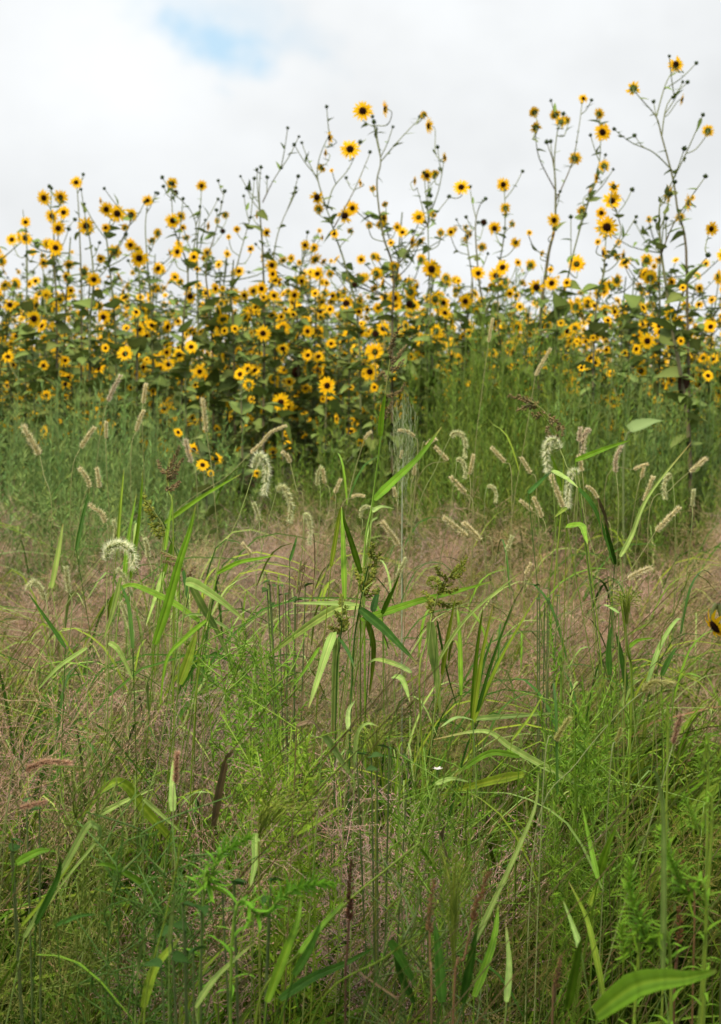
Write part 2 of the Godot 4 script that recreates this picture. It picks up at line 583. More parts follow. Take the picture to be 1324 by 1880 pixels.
func flower_list() -> Array:
	var rows := [
		"140,335,23,f 81,363,29,f 111,362,27,f 95,397,27,f 117,390,25,f 107,419,28,f 47,408,20,f 158,415,34,f 195,384,27,f 215,392,34,f 241,394,27,f 194,418,18,f 185,369,14,s 271,368,21,f 316,337,25,f 322,354,12,d 370,341,21,f 317,405,29,f 332,397,20,f 336,418,15,f 382,415,18,s",
		"399,405,13,b 414,395,16,b 409,424,11,d 435,421,15,f 420,435,11,f 472,394,17,s 290,428,19,b 240,450,24,f 230,418,16,b 279,442,20,b 255,474,34,f 102,455,29,f 60,463,16,f 79,469,15,b 80,483,21,f 216,460,18,s 185,475,18,f 342,437,18,b 326,462,25,f 312,464,15,s 356,472,21,f 374,474,12,f",
		"362,494,16,f 460,457,19,f 291,493,24,f 321,509,20,g 172,513,27,f 130,533,17,f 349,544,28,f 439,498,22,f 429,541,26,f 84,542,12,f 62,585,33,f 190,582,27,f 209,575,17,f 250,573,19,f 269,617,20,f 351,637,25,f 409,530,13,f 173,560,15,f 406,557,17,b 102,568,18,b",
		"230,650,29,f 194,639,17,f 250,688,19,f 329,651,27,f 351,636,22,f 306,647,20,f 80,671,20,f 441,687,25,f 457,706,23,b 425,741,22,b 241,711,19,f 359,707,17,f 327,794,19,f 356,826,26,f 397,842,24,f 372,854,25,f 387,869,14,b 472,869,17,f 63,764,22,b 85,726,20,g 281,718,15,f",
		"666,204,38,f 708,200,27,s 779,211,17,b 788,231,27,s 606,253,27,s 643,274,38,f 598,281,18,s 591,308,19,b 609,313,9,f 582,362,30,f 585,384,21,b 662,336,14,s 684,346,14,b 707,375,14,b 633,396,34,f 784,322,25,f 799,319,17,b 761,332,16,s 816,289,18,s 847,344,31,f 769,399,27,g 796,394,15,b",
		"729,417,18,g 614,429,18,f 678,414,15,b 698,412,19,b 592,436,12,s 644,424,17,b 809,427,17,b 828,426,18,f 857,435,26,s 855,417,14,b 718,446,14,f 756,445,21,s 490,427,19,f 499,487,26,f 483,472,16,s 535,474,16,g 560,450,20,f 577,455,19,f 550,482,13,f 583,503,26,f 686,471,17,b 724,489,20,b 691,502,25,b",
		"792,494,38,f 819,510,20,b 480,530,24,f 503,543,23,f 541,542,24,f 513,519,18,s 606,503,17,b 611,543,18,f 636,557,34,f 724,547,29,f 752,558,17,d 694,565,20,g 854,553,29,f 659,572,18,f 606,568,18,f 651,523,13,d 519,602,31,g 483,612,29,f 565,608,23,f 585,610,29,g 641,616,26,f 689,613,16,d",
		"774,622,32,f 830,590,27,s 801,608,26,b 837,533,19,b 874,499,18,f 525,568,15,f 536,635,22,b 689,646,35,g 679,683,33,f 601,708,32,f 516,739,34,f 545,683,27,d 531,701,19,f 561,713,19,g 503,695,22,b 595,680,18,s 608,631,19,f 603,736,18,f 619,769,18,s 688,711,17,f 815,683,17,b 661,813,17,b",
		"1241,118,30,f 1163,163,31,b 1252,183,20,s 1071,181,19,f 981,206,23,b 984,234,26,b 1020,211,24,b 1030,224,22,b 1040,222,19,b 1100,209,22,b 1106,243,35,f 1056,291,25,b 1109,305,24,b 1096,327,18,s 924,339,27,f 928,382,21,b 1083,356,25,s 1127,343,28,g 1124,369,34,f 1104,391,23,f 1114,417,43,f 1017,404,27,f",
		"1068,387,19,b 1226,356,32,s 1265,372,28,s 1249,399,20,b 908,419,26,f 888,408,14,d 940,411,17,b 972,427,13,f 947,445,21,g 1015,432,17,s 885,454,19,b 863,429,22,s 923,491,29,f 911,506,29,f 903,527,22,b 878,502,26,f 1059,485,33,g 951,482,17,f 985,527,34,f 1013,520,28,f 1041,519,19,f 1108,464,22,s 1134,472,19,b",
		"1136,445,13,f 1098,444,14,f 995,465,13,g 936,539,19,f 948,543,19,f 1201,489,13,f 1194,510,29,b 1254,528,15,f 1129,572,19,f 1232,578,28,b 1259,562,21,b 1189,626,32,f 1171,615,20,f 1116,588,17,f 1141,588,19,f 981,646,25,f 1177,681,26,f 1126,738,27,f 1093,666,19,f 1089,620,13,f 1068,675,17,f 933,716,19,s",
		"1147,648,17,f 1122,686,17,g 1152,693,15,s 1250,626,16,f 1039,656,15,b 1013,676,15,b 1030,593,15,f 1006,598,18,b 1150,490,11,f 1011,495,13,f 875,572,17,b 1306,420,26,f 1300,240,24,b 22,440,24,f 18,560,26,f 1305,600,25,f 1300,690,22,f 15,655,22,f",
	]
	var out := []
	for r in rows:
		for w in r.split(" "):
			var q = w.split(",")
			out.push_back({"p": Vector2(float(q[0]), float(q[1])), "d": float(q[2]), "t": q[3]})
	return out

# label | depth | stems (each a path from low to high)
func plant_list() -> Array:
	return [
		"sunflower plant at the left edge with its lowest large flower half hidden|6.2|45,1150 48,640 50,470 42,385",
		"sunflower plant with a tight cluster of flowers at upper left|6.0|100,1150 105,650 100,480 97,400 85,368;100,470 113,400 111,366",
		"sunflower plant with a single small flower standing highest on the far left|6.3|140,1150 150,640 146,420 141,340",
		"sunflower plant with one large flower right of the far left cluster|5.9|170,1150 165,640 172,520 165,440 158,420",
		"sunflower plant with three overlapping flowers in a row at upper left|6.0|215,1150 213,650 200,480 196,430 205,400;200,480 235,420 240,398",
		"sunflower plant with a large round flower below the three overlapping flowers|5.8|250,1150 252,640 258,560 254,480",
		"sunflower plant with one small lone flower nodding right on a thin stalk|6.4|285,1150 280,640 272,500 267,420 271,374",
		"sunflower plant with a pair of flowers above a dark withered head|6.0|330,1150 335,640 345,500 320,420 315,345;345,500 360,430 352,390 323,358",
		"sunflower plant with a small flower tipped upward beside the withered head|6.3|375,1150 365,640 362,460 367,400 370,346",
		"sunflower plant with thin stalks of small tan and back turned flowers|6.5|395,1150 390,640 378,500 392,440 402,400 412,352",
		"sunflower plant leaning right with two middling flowers left of the bud stalks|6.4|435,1150 430,650 425,540 440,470 460,400",
		"sunflower plant topped by tall bare bud stalks without petals|6.1|480,1150 485,640 483,480 478,400 476,350 479,308;482,372 500,335 516,309;478,400 473,345 472,312",
		"sunflower plant with a slanting bud stalk right of the tall bare ones|6.4|500,1150 505,650 500,520 510,430 543,354",
		"sunflower plant with two side by side flowers low against the sky|6.5|545,1150 548,640 541,560 556,480 568,455",
		"sunflower plant left of centre with curved branches and side facing flowers|5.9|665,1150 660,640 640,510 615,430 600,385 583,356;600,385 612,345 640,310 662,262;598,378 583,325 588,285 607,242;612,420 650,350 680,280",
		"tall forked sunflower plant at the centre, highest of the middle group|5.8|722,1150 720,640 722,500 703,430 692,340 699,297 692,250 686,225;722,500 772,429 825,362;699,297 735,255 772,216",
		"sunflower plant with a bunch of crowded flowers right of the central fork|6.1|790,1150 785,640 788,520 786,420 786,335;786,420 766,345;787,400 805,350 815,297",
		"sunflower plant with paired side and back facing flowers right of centre|6.5|845,1150 850,650 868,540 858,450 855,425",
		"sunflower plant with a ragged flower high over two stacked flowers|6.1|880,1150 885,640 905,540 926,430 926,345",
		"sunflower plant carrying a single green bud on a hooked stalk|6.4|900,1150 895,640 880,520 873,420 880,380 892,366",
		"dark stemmed bushy sunflower plant with back turned flowers crowning its top|5.9|985,1150 990,650 1005,480 1018,420 1020,350 1018,290 1026,222;1020,350 990,290 983,242;1020,370 1050,300 1062,240 1069,188;1018,300 1004,262",
		"slanting sunflower plant with a crowd of flowers stepping up to the right|5.7|1010,1150 1020,640 1045,500 1065,420 1090,340 1107,310;1065,420 1100,300 1100,215",
		"sunflower plant with the largest open flower below two stacked flowers|5.4|1085,1150 1090,640 1108,500 1113,430;1108,480 1140,430 1128,380",
		"dark stemmed sunflower plant at right with side turned flowers and a bare stalk|5.0|1275,1150 1266,830 1250,690 1235,610 1225,540 1213,450 1211,380 1222,360;1213,470 1240,405 1295,325;1235,600 1262,520 1300,470",
		"tallest sunflower plant at the right edge with a pale green zigzag stem|5.5|1275,1150 1262,560 1258,440 1245,390 1236,330 1215,250 1205,215 1180,185 1167,170;1205,215 1222,155 1240,124;1215,250 1226,190 1262,152;1236,330 1265,270 1290,212;1236,315 1200,280 1160,262 1128,238",
		"sunflower plant with a big back turned flower right of the slanting group|6.2|1150,1150 1155,640 1165,580 1192,515",
		"sunflower plant with a bright open flower low at right before the green mass|5.8|1185,1150 1188,760 1189,640",
		"short sunflower plant with an orange tinted flower facing up near the centre|5.6|600,1150 598,800 601,715",
		"short sunflower plant with pale hairy stem and flowers hanging at its right|5.4|450,1150 445,820 443,720 452,695",
		"short sunflower plant with a huddle of flowers lowest at left in the dark gap|4.6|385,1150 380,960 376,880 360,800",
		"short sunflower plant with the lowest bright flower facing front at centre left|5.5|516,1150 520,830 516,748",
		"sunflower plant with a ring petalled flower over the left green mound|5.9|229,1150 231,760 230,658",
		"sunflower plant with a bright flower at the right end of the central yellow band|5.9|770,1150 772,760 774,632",
		"sunflower plant with a lone flower among the feathery green bushes at right|5.8|985,1150 983,760 981,655",
		"short sunflower plant with two flowers just above the right green mass|5.7|1170,1150 1172,800 1165,730 1177,690;1168,790 1126,745",
		"sunflower plant with a middling flower at the left end of the yellow band|6.0|62,1150 64,760 60,640 63,592",
		"sunflower plant with two touching flowers over the dark gap at left|5.9|345,1150 342,780 340,670 352,645",
		"sunflower plant with two wide flowers under the tall forked one|5.8|680,1150 684,800 690,700 688,655",
		"sunflower plant with wide open flowers in the middle of the yellow band|6.0|636,1150 640,780 641,660 637,570",
		"sunflower plant with a large dark centred flower right of the central stem|5.9|800,1150 798,760 790,600 792,505",
		"sunflower plant with three overlapping flowers left of the dark stems|6.0|935,1150 930,740 915,600 915,510",
	]

func ground_px(d: float) -> float:
	# survey row where the ground lies at view depth d
	var lo := 700.0
	var hi := 9000.0
	for k in 40:
		var mid := (lo + hi) * 0.5
		if at(662.0, mid, d).y > 0.0:
			lo = mid
		else:
			hi = mid
	return lo

func near_sunflowers() -> void:
	var plants := []
	for row in plant_list():
		var q = row.split("|")
		var d := float(q[1])
		var paths := []
		for s in q[2].split(";"):
			paths.push_back(pix(s))
		var base := on_ground(at(paths[0][0].x, ground_px(d), d))
		plants.push_back({"label": q[0], "depth": d, "paths": paths, "base": base, "flowers": []})
	# every flower goes to the stem that reaches it with the shortest rising branch
	for f in flower_list():
		var best := 1e9
		var who = null
		var from := Vector2.ZERO
		for p in plants:
			if f.p.y > 780.0 and not p.label.begins_with("short"):
				continue
			for path in p.paths:
				for i in path.size() - 1:
					for k in 6:
						var s: Vector2 = path[i].lerp(path[i + 1], k / 5.0)
						var rise: float = s.y - f.p.y
						var cost: float = s.distance_to(f.p) + maxf(0.0, 0.9 * absf(s.x - f.p.x) + 8.0 - rise) * 2.0
						if cost < best:
							best = cost
							who = p
							from = s
		f.from = from
		who.flowers.push_back(f)
	var green := Color(0.16, 0.19, 0.08)
	var brown := Color(0.10, 0.075, 0.05)
	for pi in plants.size():
		var p = plants[pi]
		var d: float = p.depth
		var base: Vector3 = p.base
		var stocky: bool = p.label.contains("dark stem")
		var t := thing("sunflower_plant", p.label, "sunflower", base, "wild sunflowers along the field edge")
		var leaf_spots := []
		var tops := []
		var bends := []
		for k in p.paths.size():
			var path: PackedVector2Array = p.paths[k]
			var pts := PackedVector3Array()
			var dz := 0.0 if k == 0 else rf(-0.15, 0.15)
			for i in path.size():
				var dd := d + dz * float(i) / maxi(1, path.size() - 1)
				pts.push_back(base if k == 0 and i == 0 else at(path[i].x, path[i].y, dd))
			pts = smooth(pts, 6)
			var b := Builder.new()
			var thick: float = 0.0095 if stocky else rf(0.005, 0.0065)
			b.tube(pts, thick if k == 0 else 0.003, 0.0016, 7, brown if stocky or rf(0, 1) < 0.4 else green * 0.8, green)
			built(t, "stem" if k == 0 else "branch", b, M.stem)
			tops.push_back(pts[-1])
			for i in range(1, pts.size()):
				bends.push_back([pts[i], (pts[i] - pts[i - 1]).normalized()])
				var hgt := pts[i].y
				var seg := pts[i].distance_to(pts[i - 1])
				var want := seg * (30.0 if hgt < 1.45 else 12.0)
				while want > 0.0:
					if rf(0, 1) < want and hgt > 0.35:
						leaf_spots.push_back([pts[i].lerp(pts[i - 1], rf(0, 1)), hgt])
					want -= 1.0
		for f in p.flowers:
			var fd := d + rf(-0.2, 0.2)
			var centre := at(f.p.x, f.p.y, fd)
			var rad: float = f.d * fd / F * 0.5
			var to_eye := (EYE - centre).normalized()
			var z := to_eye
			if f.t == "f" or f.t == "g" or f.t == "d":
				z = to_eye.rotated(Vector3.UP, rf(-0.45, 0.45)).rotated(Vector3.RIGHT, rf(-0.45, 0.1))
			elif f.t == "s":
				z = to_eye.rotated(Vector3.UP, (1.0 if rng.randi() % 2 else -1.0) * rf(1.15, 1.4)).rotated(Vector3.RIGHT, rf(-0.3, 0.3))
			else:
				z = (-to_eye).rotated(Vector3.UP, rf(-0.5, 0.5)).rotated(Vector3.RIGHT, rf(-0.2, 0.5))
			var size := rad * 1.14 * (1.0 if f.t != "s" else 1.15)
			var basis := facing(z, rf(0, TAU)).scaled(Vector3.ONE * size)
			var tr := Transform3D(basis, centre - base)
			if f.t == "d":
				var dead := part(t, "withered_head", flower_meshes.dark, M.disc, Transform3D(basis.scaled(Vector3.ONE * 2.0), centre - base))
				part(dead, "calyx", flower_meshes.calyx, M.leaf)
			else:
				var head := part(t, "flower_head", flower_meshes.petals[rng.randi() % 6], M.petal, tr)
				part(head, "disc", flower_meshes.young if f.t == "g" else flower_meshes.dark, M.disc)
				part(head, "calyx", flower_meshes.calyx, M.leaf)
			# its stalk
			var a := at(f.from.x, f.from.y, d)
			var behind := centre - z * (size * 0.2)
			var neck := behind - z * (size * 0.5) - Vector3.UP * (size * 0.5)
			var mid := a.lerp(neck, 0.5) + Vector3.DOWN * (0.12 * a.distance_to(neck)) + Vector3(rf(-0.02, 0.02), 0, rf(-0.03, 0.03))
			var stalk := smooth(PackedVector3Array([a, mid, neck, behind]), 4)
			var sb := Builder.new()
			sb.tube(stalk, 0.0024, 0.0016, 5, green, green)
			built(t, "flower_stalk", sb, M.stem)
			if a.distance_to(neck) > 0.12:
				leaf_spots.push_back([stalk[4], 9.0])
				if rf(0, 1) < 0.6:
					leaf_spots.push_back([stalk[6], 9.0])
		for s in leaf_spots:
			var hgt: float = s[1]
			var ln := rf(0.055, 0.115)
			var which := rng.randi() % 4
			if hgt > 1.9:
				ln = rf(0.025, 0.055)
				which = 4 + rng.randi() % 2
			elif hgt > 1.5:
				ln = rf(0.04, 0.08)
				which = rng.randi() % 7
			var out := Vector3(rf(-1, 1), rf(-0.3, 0.5), rf(-1, 1)).normalized()
			var up := (Vector3.UP + rand_dir() * 0.5 - out * out.y).normalized()
			var x := out.cross(up).normalized()
			part(t, "leaf", flower_meshes.leaf[which], M.leaf, Transform3D(Basis(x, out, x.cross(out)).scaled(Vector3.ONE * ln), s[0] - base))
		# buds: one on every bare stem top, a few on short side stalks
		var bare := 0
		for q in tops:
			var near_flower := false
			for f in p.flowers:
				if at(f.p.x, f.p.y, d).distance_to(q) < 0.06:
					near_flower = true
			if not near_flower:
				part(t, "bud", flower_meshes.bud, M.leaf, Transform3D(facing((Vector3.UP + rand_dir() * 0.5).normalized(), rf(0, 6)).scaled(Vector3.ONE * rf(0.011, 0.016)), q - base))
		var high := bends.filter(func(e): return e[0].y > 1.45)
		for k in mini(5, high.size() / 6):
			var e = high[rng.randi() % high.size()]
			var a: Vector3 = e[0]
			var dir: Vector3 = (e[1] * 0.9 + Vector3(rf(-1, 1), rf(0.0, 0.8), rf(-0.6, 0.6))).normalized()
			var tip: Vector3 = a + dir * rf(0.06, 0.2)
			var sb := Builder.new()
			sb.tube(smooth(PackedVector3Array([a, a.lerp(tip, 0.55) + Vector3.DOWN * 0.012, tip]), 3), 0.0024, 0.0016, 4, green, green)
			built(t, "bud_stalk", sb, M.stem)
			part(t, "bud", flower_meshes.bud, M.leaf, Transform3D(facing(dir, rf(0, 6)).scaled(Vector3.ONE * rf(0.009, 0.015)), tip - base))
			var q := (dir + rand_dir()).normalized()
			var x := q.cross((Vector3.UP + rand_dir() * 0.3).normalized()).normalized()
			part(t, "leaf", flower_meshes.leaf[4 + rng.randi() % 2], M.leaf, Transform3D(Basis(x, q, x.cross(q)).scaled(Vector3.ONE * rf(0.03, 0.06)), a.lerp(tip, 0.5) - base))

# generic plants for the rows behind: returns {stem, foliage, heads:[Transform3D]}
func sunflower_model(h: float, heads: int) -> Dictionary:
	var st := Builder.new()
	var fo := Builder.new()
	var spots := []
	var green := Color(0.10, 0.13, 0.05)
	var lean := Vector3(rf(-0.15, 0.15), 0, rf(-0.15, 0.15))
	var main := PackedVector3Array()
	for k in 7:
		var f := k / 6.0
		main.push_back(Vector3(0, h * 0.92 * f, 0) + lean * f * f + Vector3(rf(-0.02, 0.02), 0, rf(-0.02, 0.02)))
	main = smooth(main, 3)
	st.tube(main, 0.009, 0.003, 5, Color(0.085, 0.075, 0.04), green)
	for k in heads:
		var f := rf(0.28, 0.97)
		var a := main[int(f * (main.size() - 1))]
		var ang := k * 2.4 + rf(-0.6, 0.6)
		var reach := rf(0.12, 0.5) * (1.15 - 0.5 * f)
		var tip := a + Vector3(cos(ang) * reach, rf(0.12, 0.45) * (1.3 - f), sin(ang) * reach)
		st.tube(smooth(PackedVector3Array([a, a.lerp(tip, 0.55) + Vector3.DOWN * 0.03, tip]), 3), 0.004, 0.0022, 4, green, green)
		spots.push_back(tip)
		for j in 7:
			leaf_on(fo, a.lerp(tip, rf(0.2, 0.9)), rf(0.025, 0.07), 3 + rng.randi() % 4)
	for k in int(85.0 * h):
		var f := pow(rf(0.02, 1.0), 1.3) * 0.9
		var a := main[int(f * (main.size() - 1))]
		leaf_on(fo, a + Vector3(rf(-0.22, 0.22), rf(-0.1, 0.1), rf(-0.22, 0.22)) * (1.2 - f), rf(0.05, 0.11) * (1.15 - 0.5 * f), rng.randi() % 5)
	return {"stem": st.mesh(), "foliage": fo.mesh(), "heads": spots}

func leaf_on(b: Builder, p: Vector3, ln: float, which: int) -> void:
	var out := Vector3(rf(-1, 1), rf(-0.5, 0.4), rf(-1, 1)).normalized()
	var up := (Vector3.UP + rand_dir() * 0.6).normalized()
	var x := out.cross(up).normalized()
	b.join(flower_meshes.leaf_builders[which], Transform3D(Basis(x, out, x.cross(out)).scaled(Vector3.ONE * ln), p))

func far_sunflowers() -> void:
	var protos := []
	for k in 7:
		var heads: int = [31, 38, 32, 43, 29, 36, 40][k]
		var m := sunflower_model([1.7, 1.85, 1.6, 2.05, 1.45, 1.75, 1.9][k], heads)
		var t := Node3D.new()
		part(t, "stem", m.stem, M.stem)
		part(t, "foliage", m.foliage, M.leaf)
		for q in m.heads:
			var z := Vector3(rf(-0.7, 0.7), rf(-0.1, 0.8), 1.0).normalized()
			if rf(0, 1) < 0.1:
				part(t, "bud", flower_meshes.bud, M.leaf, Transform3D(facing((Vector3.UP + rand_dir() * 0.6).normalized(), rf(0, 6)).scaled(Vector3.ONE * rf(0.009, 0.015)), q))
				continue
			if rf(0, 1) < 0.38:
				z = Vector3(rf(-1, 1), rf(0, 0.6), rf(-1, 0.2)).normalized()
			part(t, "flower_head", flower_meshes.whole[rng.randi() % 4], M.petal, Transform3D(facing(z, rf(0, 6)).scaled(Vector3.ONE * rf(0.018, 0.043)), q))
		protos.push_back([t, heads])
	# five rows, each plant a thing of its own
	var rows := [[6.6, 24, "front"], [7.8, 24, "second"], [9.0, 26, "third"], [10.4, 28, "fourth"], [12.2, 30, "fifth"]]
	for row in rows:
		var count: int = row[1]
		var half: float = row[0] * 0.36
		for k in count:
			var x := lerpf(-half, half, (k + 0.5 + rf(-0.35, 0.35)) / count)
			var z: float = -row[0] + rf(-0.45, 0.45)
			var which := rng.randi() % 7
			var o: Node3D = protos[which][0].duplicate()
			o.name = numbered("sunflower_plant")
			add_child(o)
			var px := 662.0 + x / -z * F
			o.position = Vector3(x, ground_y(x, z), z)
			o.rotation.y = rf(-0.7, 0.7)
			o.scale = Vector3.ONE * rf(0.85, 1.1)
			o.set_meta("label", "leafy sunflower plant with small flowers, %s from the left in the %s row behind" % [ordinal(k), row[2]])
			o.set_meta("category", "sunflower")
			o.set_meta("group", "wild sunflowers in the rows behind")
	for p in protos:
		p[0].free()
	# the field beyond, too far to tell one plant from the next
	var meshes := []
	for k in 4:
		var m := sunflower_model([1.45, 1.6, 1.35, 1.55][k], 18)
		var b := Builder.new()
		for src in [m.stem, m.foliage]:
			var a: Array = src.surface_get_arrays(0)
			b.v.append_array(a[Mesh.ARRAY_VERTEX]); b.n.append_array(a[Mesh.ARRAY_NORMAL]); b.c.append_array(a[Mesh.ARRAY_COLOR])
		for q in m.heads:
			var s := Builder.new()
			var a: Array = flower_meshes.whole[k].surface_get_arrays(0)
			s.v = a[Mesh.ARRAY_VERTEX]; s.n = a[Mesh.ARRAY_NORMAL]; s.c = a[Mesh.ARRAY_COLOR]
			var z := Vector3(rf(-0.7, 0.7), rf(-0.1, 0.8), 1.0).normalized()
			b.join(s, Transform3D(facing(z, rf(0, 6)).scaled(Vector3.ONE * rf(0.028, 0.044)), q))
		meshes.push_back(b.mesh())
	var places := []
	var tints := []
	for k in 480:
		var z := -rf(13.5, 30.0)
		var x := rf(-0.42, 0.42) * -z
		places.push_back(Transform3D(Basis(Vector3.UP, rf(-0.7, 0.7)).scaled(Vector3.ONE * rf(0.85, 1.1)), Vector3(x, ground_y(x, z), z)))
		tints.push_back(Color.WHITE)
	scatter("sunflower_field", "distant mass of small sunflowers beyond the rows that can be told apart", "sunflowers", "distant_plants", meshes, M.petal, places, tints)

# ------------------------------------------------------------------ feathery bushes
func bush_model(h: float, wide: float, shoots: int, col: Color) -> Array:
	var st := Builder.new()
	var fo := Builder.new()
	for k in shoots:
		var a := k * 2.39996
		var r := sqrt((k + 0.5) / shoots) * wide
		var foot := Vector3(cos(a) * r * 0.25, 0.0, sin(a) * r * 0.25)
		var top := h * (1.0 - 0.38 * pow(r / wide, 2.0)) * rf(0.5, 1.1)
		var tip := Vector3(cos(a) * r + rf(-0.05, 0.05) + 0.05 * h, top, sin(a) * r + rf(-0.05, 0.05))
		var mid := foot.lerp(tip, 0.5) + Vector3(cos(a), 0, sin(a)) * r * 0.18
		var p := smooth(PackedVector3Array([foot, mid, tip]), 4)
		if k % 2 == 0:
			st.tube(p, 0.003, 0.0012, 3, Color(0.12, 0.11, 0.06), col * 1.2)
		var shade := tint(col, 0.38)
		for side in 2:
			# leafy main shoot, and one side shoot off it
			var lo := 0.3
			var q := p
			if side:
				var s := p[4 + rng.randi() % 3]
				var e := s + Vector3(rf(-0.09, 0.09), rf(0.1, 0.24), rf(-0.09, 0.09))
				q = PackedVector3Array([s, s.lerp(e, 0.5) + Vector3(rf(-0.02, 0.02), 0, rf(-0.02, 0.02)), e])
				lo = 0.0
			var leaves := 34 if side == 0 else 22
			for j in leaves:
				var f := lerpf(lo, 1.0, (j + rf(0, 1)) / leaves) * (q.size() - 1.001)
				var i := int(f)
				var at_ := q[i].lerp(q[i + 1], f - i)
				var axis := (q[i + 1] - q[i]).normalized()
				var o := (across(axis) + axis * rf(0.8, 2.6)).normalized()
				fo.lozenge(at_, at_ + o * rf(0.018, 0.042), across(o), rf(0.0025, 0.0045), shade)
	return [st.mesh(), fo.mesh()]

func bushes() -> void:
	var sage := []
	var olive := []
	for k in 3:
		sage.push_back(bush_model(1.0, 0.36, 210, Color(0.17, 0.265, 0.08)))
		olive.push_back(bush_model(1.0, 0.34, 210, Color(0.13, 0.205, 0.036)))
	# x, top row, depth, kind, label
	var list := [
		[20, 748, 5.0, 0, "pale green feathery bush at the left edge of the left mound"],
		[95, 738, 5.3, 0, "pale green feathery bush second from the left in the left mound"],
		[165, 730, 5.1, 0, "pale green feathery bush in the middle of the left mound"],
		[232, 742, 5.4, 0, "pale green feathery bush right of the middle of the left mound"],
		[298, 768, 5.1, 0, "pale green feathery bush sloping down at the right end of the left mound"],
		[430, 880, 5.2, 1, "low dark green bush under the lowest sunflowers left of centre"],
		[545, 850, 5.2, 1, "low dark green bush beneath the lowest bright front facing flower"],
		[640, 800, 5.3, 1, "dark green feathery bush just left of the pale wispy plume"],
		[765, 690, 5.9, 1, "green feathery bush behind the pale wispy plume"],
		[835, 625, 5.7, 1, "green feathery bush left of the tallest one in the right mass"],
		[905, 590, 5.8, 1, "tallest green feathery bush, peak of the right mass"],
		[975, 640, 5.5, 1, "green feathery bush right of the tallest one, under a lone sunflower"],
		[1045, 690, 5.4, 1, "olive green feathery bush in the middle of the right mass"],
		[1110, 715, 5.2, 0, "pale green feathery bush below the two low sunflowers at right"],
		[1180, 715, 5.4, 0, "pale green feathery bush behind the single big light leaf at right"],
		[1262, 730, 5.3, 0, "pale green feathery bush at the right edge behind the dark stem"],
		[1330, 700, 5.4, 1, "olive green bush cut by the right edge of the picture"],
		[870, 760, 5.0, 1, "low olive bush in front of the tallest one, above the tan foxtails"],
		[985, 775, 4.9, 1, "low olive bush in front of the right mass, behind the white foxtail"],
		[1190, 800, 4.9, 1, "low olive bush at right in front of the pale ones"],
		[90, 905, 4.6, 0, "small pale bush low at far left, before the left mound"],
		[205, 880, 4.5, 0, "small pale bush before the middle of the left mound"],
	]
	for e in list:
		var d: float = e[2]
		var top := at(e[0], e[1], d)
		var base := on_ground(top)
		var t := thing("feathery_bush", e[4], "bush", base, "feathery green bushes between grass and sunflowers")
		var m: Array = (sage if e[3] == 0 else olive)[rng.randi() % 3]
		var s := (top.y - base.y) * 1.1
		var g := Transform3D(Basis(Vector3.UP, rf(-0.5, 0.5)).scaled(Vector3(rf(0.95, 1.25), s, rf(0.95, 1.25))), Vector3.ZERO)
		part(t, "stem", m[0], M.stem, g)
		part(t, "foliage", m[1], M.leaf, g)

# ------------------------------------------------------------------ lovegrass haze
func panicle(b: Builder, foot: Vector3, lean: Vector3, h: float, col: Color) -> void:
	var p := PackedVector3Array()
	for k in 6:
		var f := k / 5.0
		p.push_back(foot + Vector3.UP * h * f + lean * (f * f))
	for k in 5:
		b.sliver(p[k], p[k + 1], across((p[k + 1] - p[k]).normalized()), 0.0008, 0.0006, tint(Color(col.r * 0.75, col.g * 0.9, col.b * 0.6), 0.15))
	for k in 26:
		var f := rf(0.36, 1.0)
		var i := mini(4, int(f * 5.0))
		var a := p[i].lerp(p[i + 1], f * 5.0 - i)
		var ang := rf(0, TAU)
		var o := Vector3(cos(ang), rf(0.25, 1.1), sin(ang)).normalized()
		var ln := rf(0.07, 0.16) * (1.35 - f * 0.7)
		var e := a + o * ln + Vector3.DOWN * ln * 0.08
		b.sliver(a, e, across(o), 0.0008, 0.0005, tint(col))
		for j in 6:
			var s := a.lerp(e, rf(0.25, 1.0))
			var q := (o + rand_dir() * 0.8).normalized()
			var g := s + q * rf(0.015, 0.05)
			b.sliver(s, g, across(q), 0.0006, 0.0004, tint(col))
			for u in 3:
				var w := s.lerp(g, 1.0 if u == 0 else rf(0.3, 0.8))
				var y := (q + rand_dir() * 0.9).normalized()
				b.lozenge(w, w + y * rf(0.0025, 0.005), across(y), rf(0.0010, 0.0017), tint(Color(col.r * 1.1, col.g * 0.95, col.b * 1.0), 0.3))

const TILE := 0.8

# one square patch of lovegrass; the patches are laid edge to edge and their grasses lean into one another
func lovegrass_patch(count: int, col: Color, other: Color, basal: int) -> ArrayMesh:
	var b := Builder.new()
	for j in count / 8:
		# a tuft: its stems share a tone, a height and a lean
		var root := Vector3(rf(-0.5, 0.5), 0, rf(-0.5, 0.5)) * (TILE + 0.1)
		var hue := tint(col.lerp(other, pow(rf(0, 1), 2.0)), 0.15)
		var tall := rf(0.30, 0.56)
		var lean := Vector3(rf(-0.05, 0.26), 0, rf(-0.14, 0.14))
		for k in 8:
			var foot := root + Vector3(rf(-0.07, 0.07), 0, rf(-0.07, 0.07))
			panicle(b, foot, lean + Vector3(rf(-0.1, 0.1), 0, rf(-0.1, 0.1)), tall * rf(0.75, 1.05), hue)
	for j in basal:
		var a := rf(0, TAU)
		var foot := Vector3(rf(-0.5, 0.5), 0, rf(-0.5, 0.5)) * TILE
		var e := Vector3(cos(a) * 0.12 + 0.06, rf(0.12, 0.34), sin(a) * 0.12)
		var g := tint(Color(0.085, 0.155, 0.015), 0.3)
		b.blade(smooth(PackedVector3Array([foot, foot + e * 0.6 + Vector3.UP * 0.06, foot + e]), 2), 0.004, Vector3(-cos(a), 0.6, -sin(a)), 0.2, g, g)
	return b.mesh()

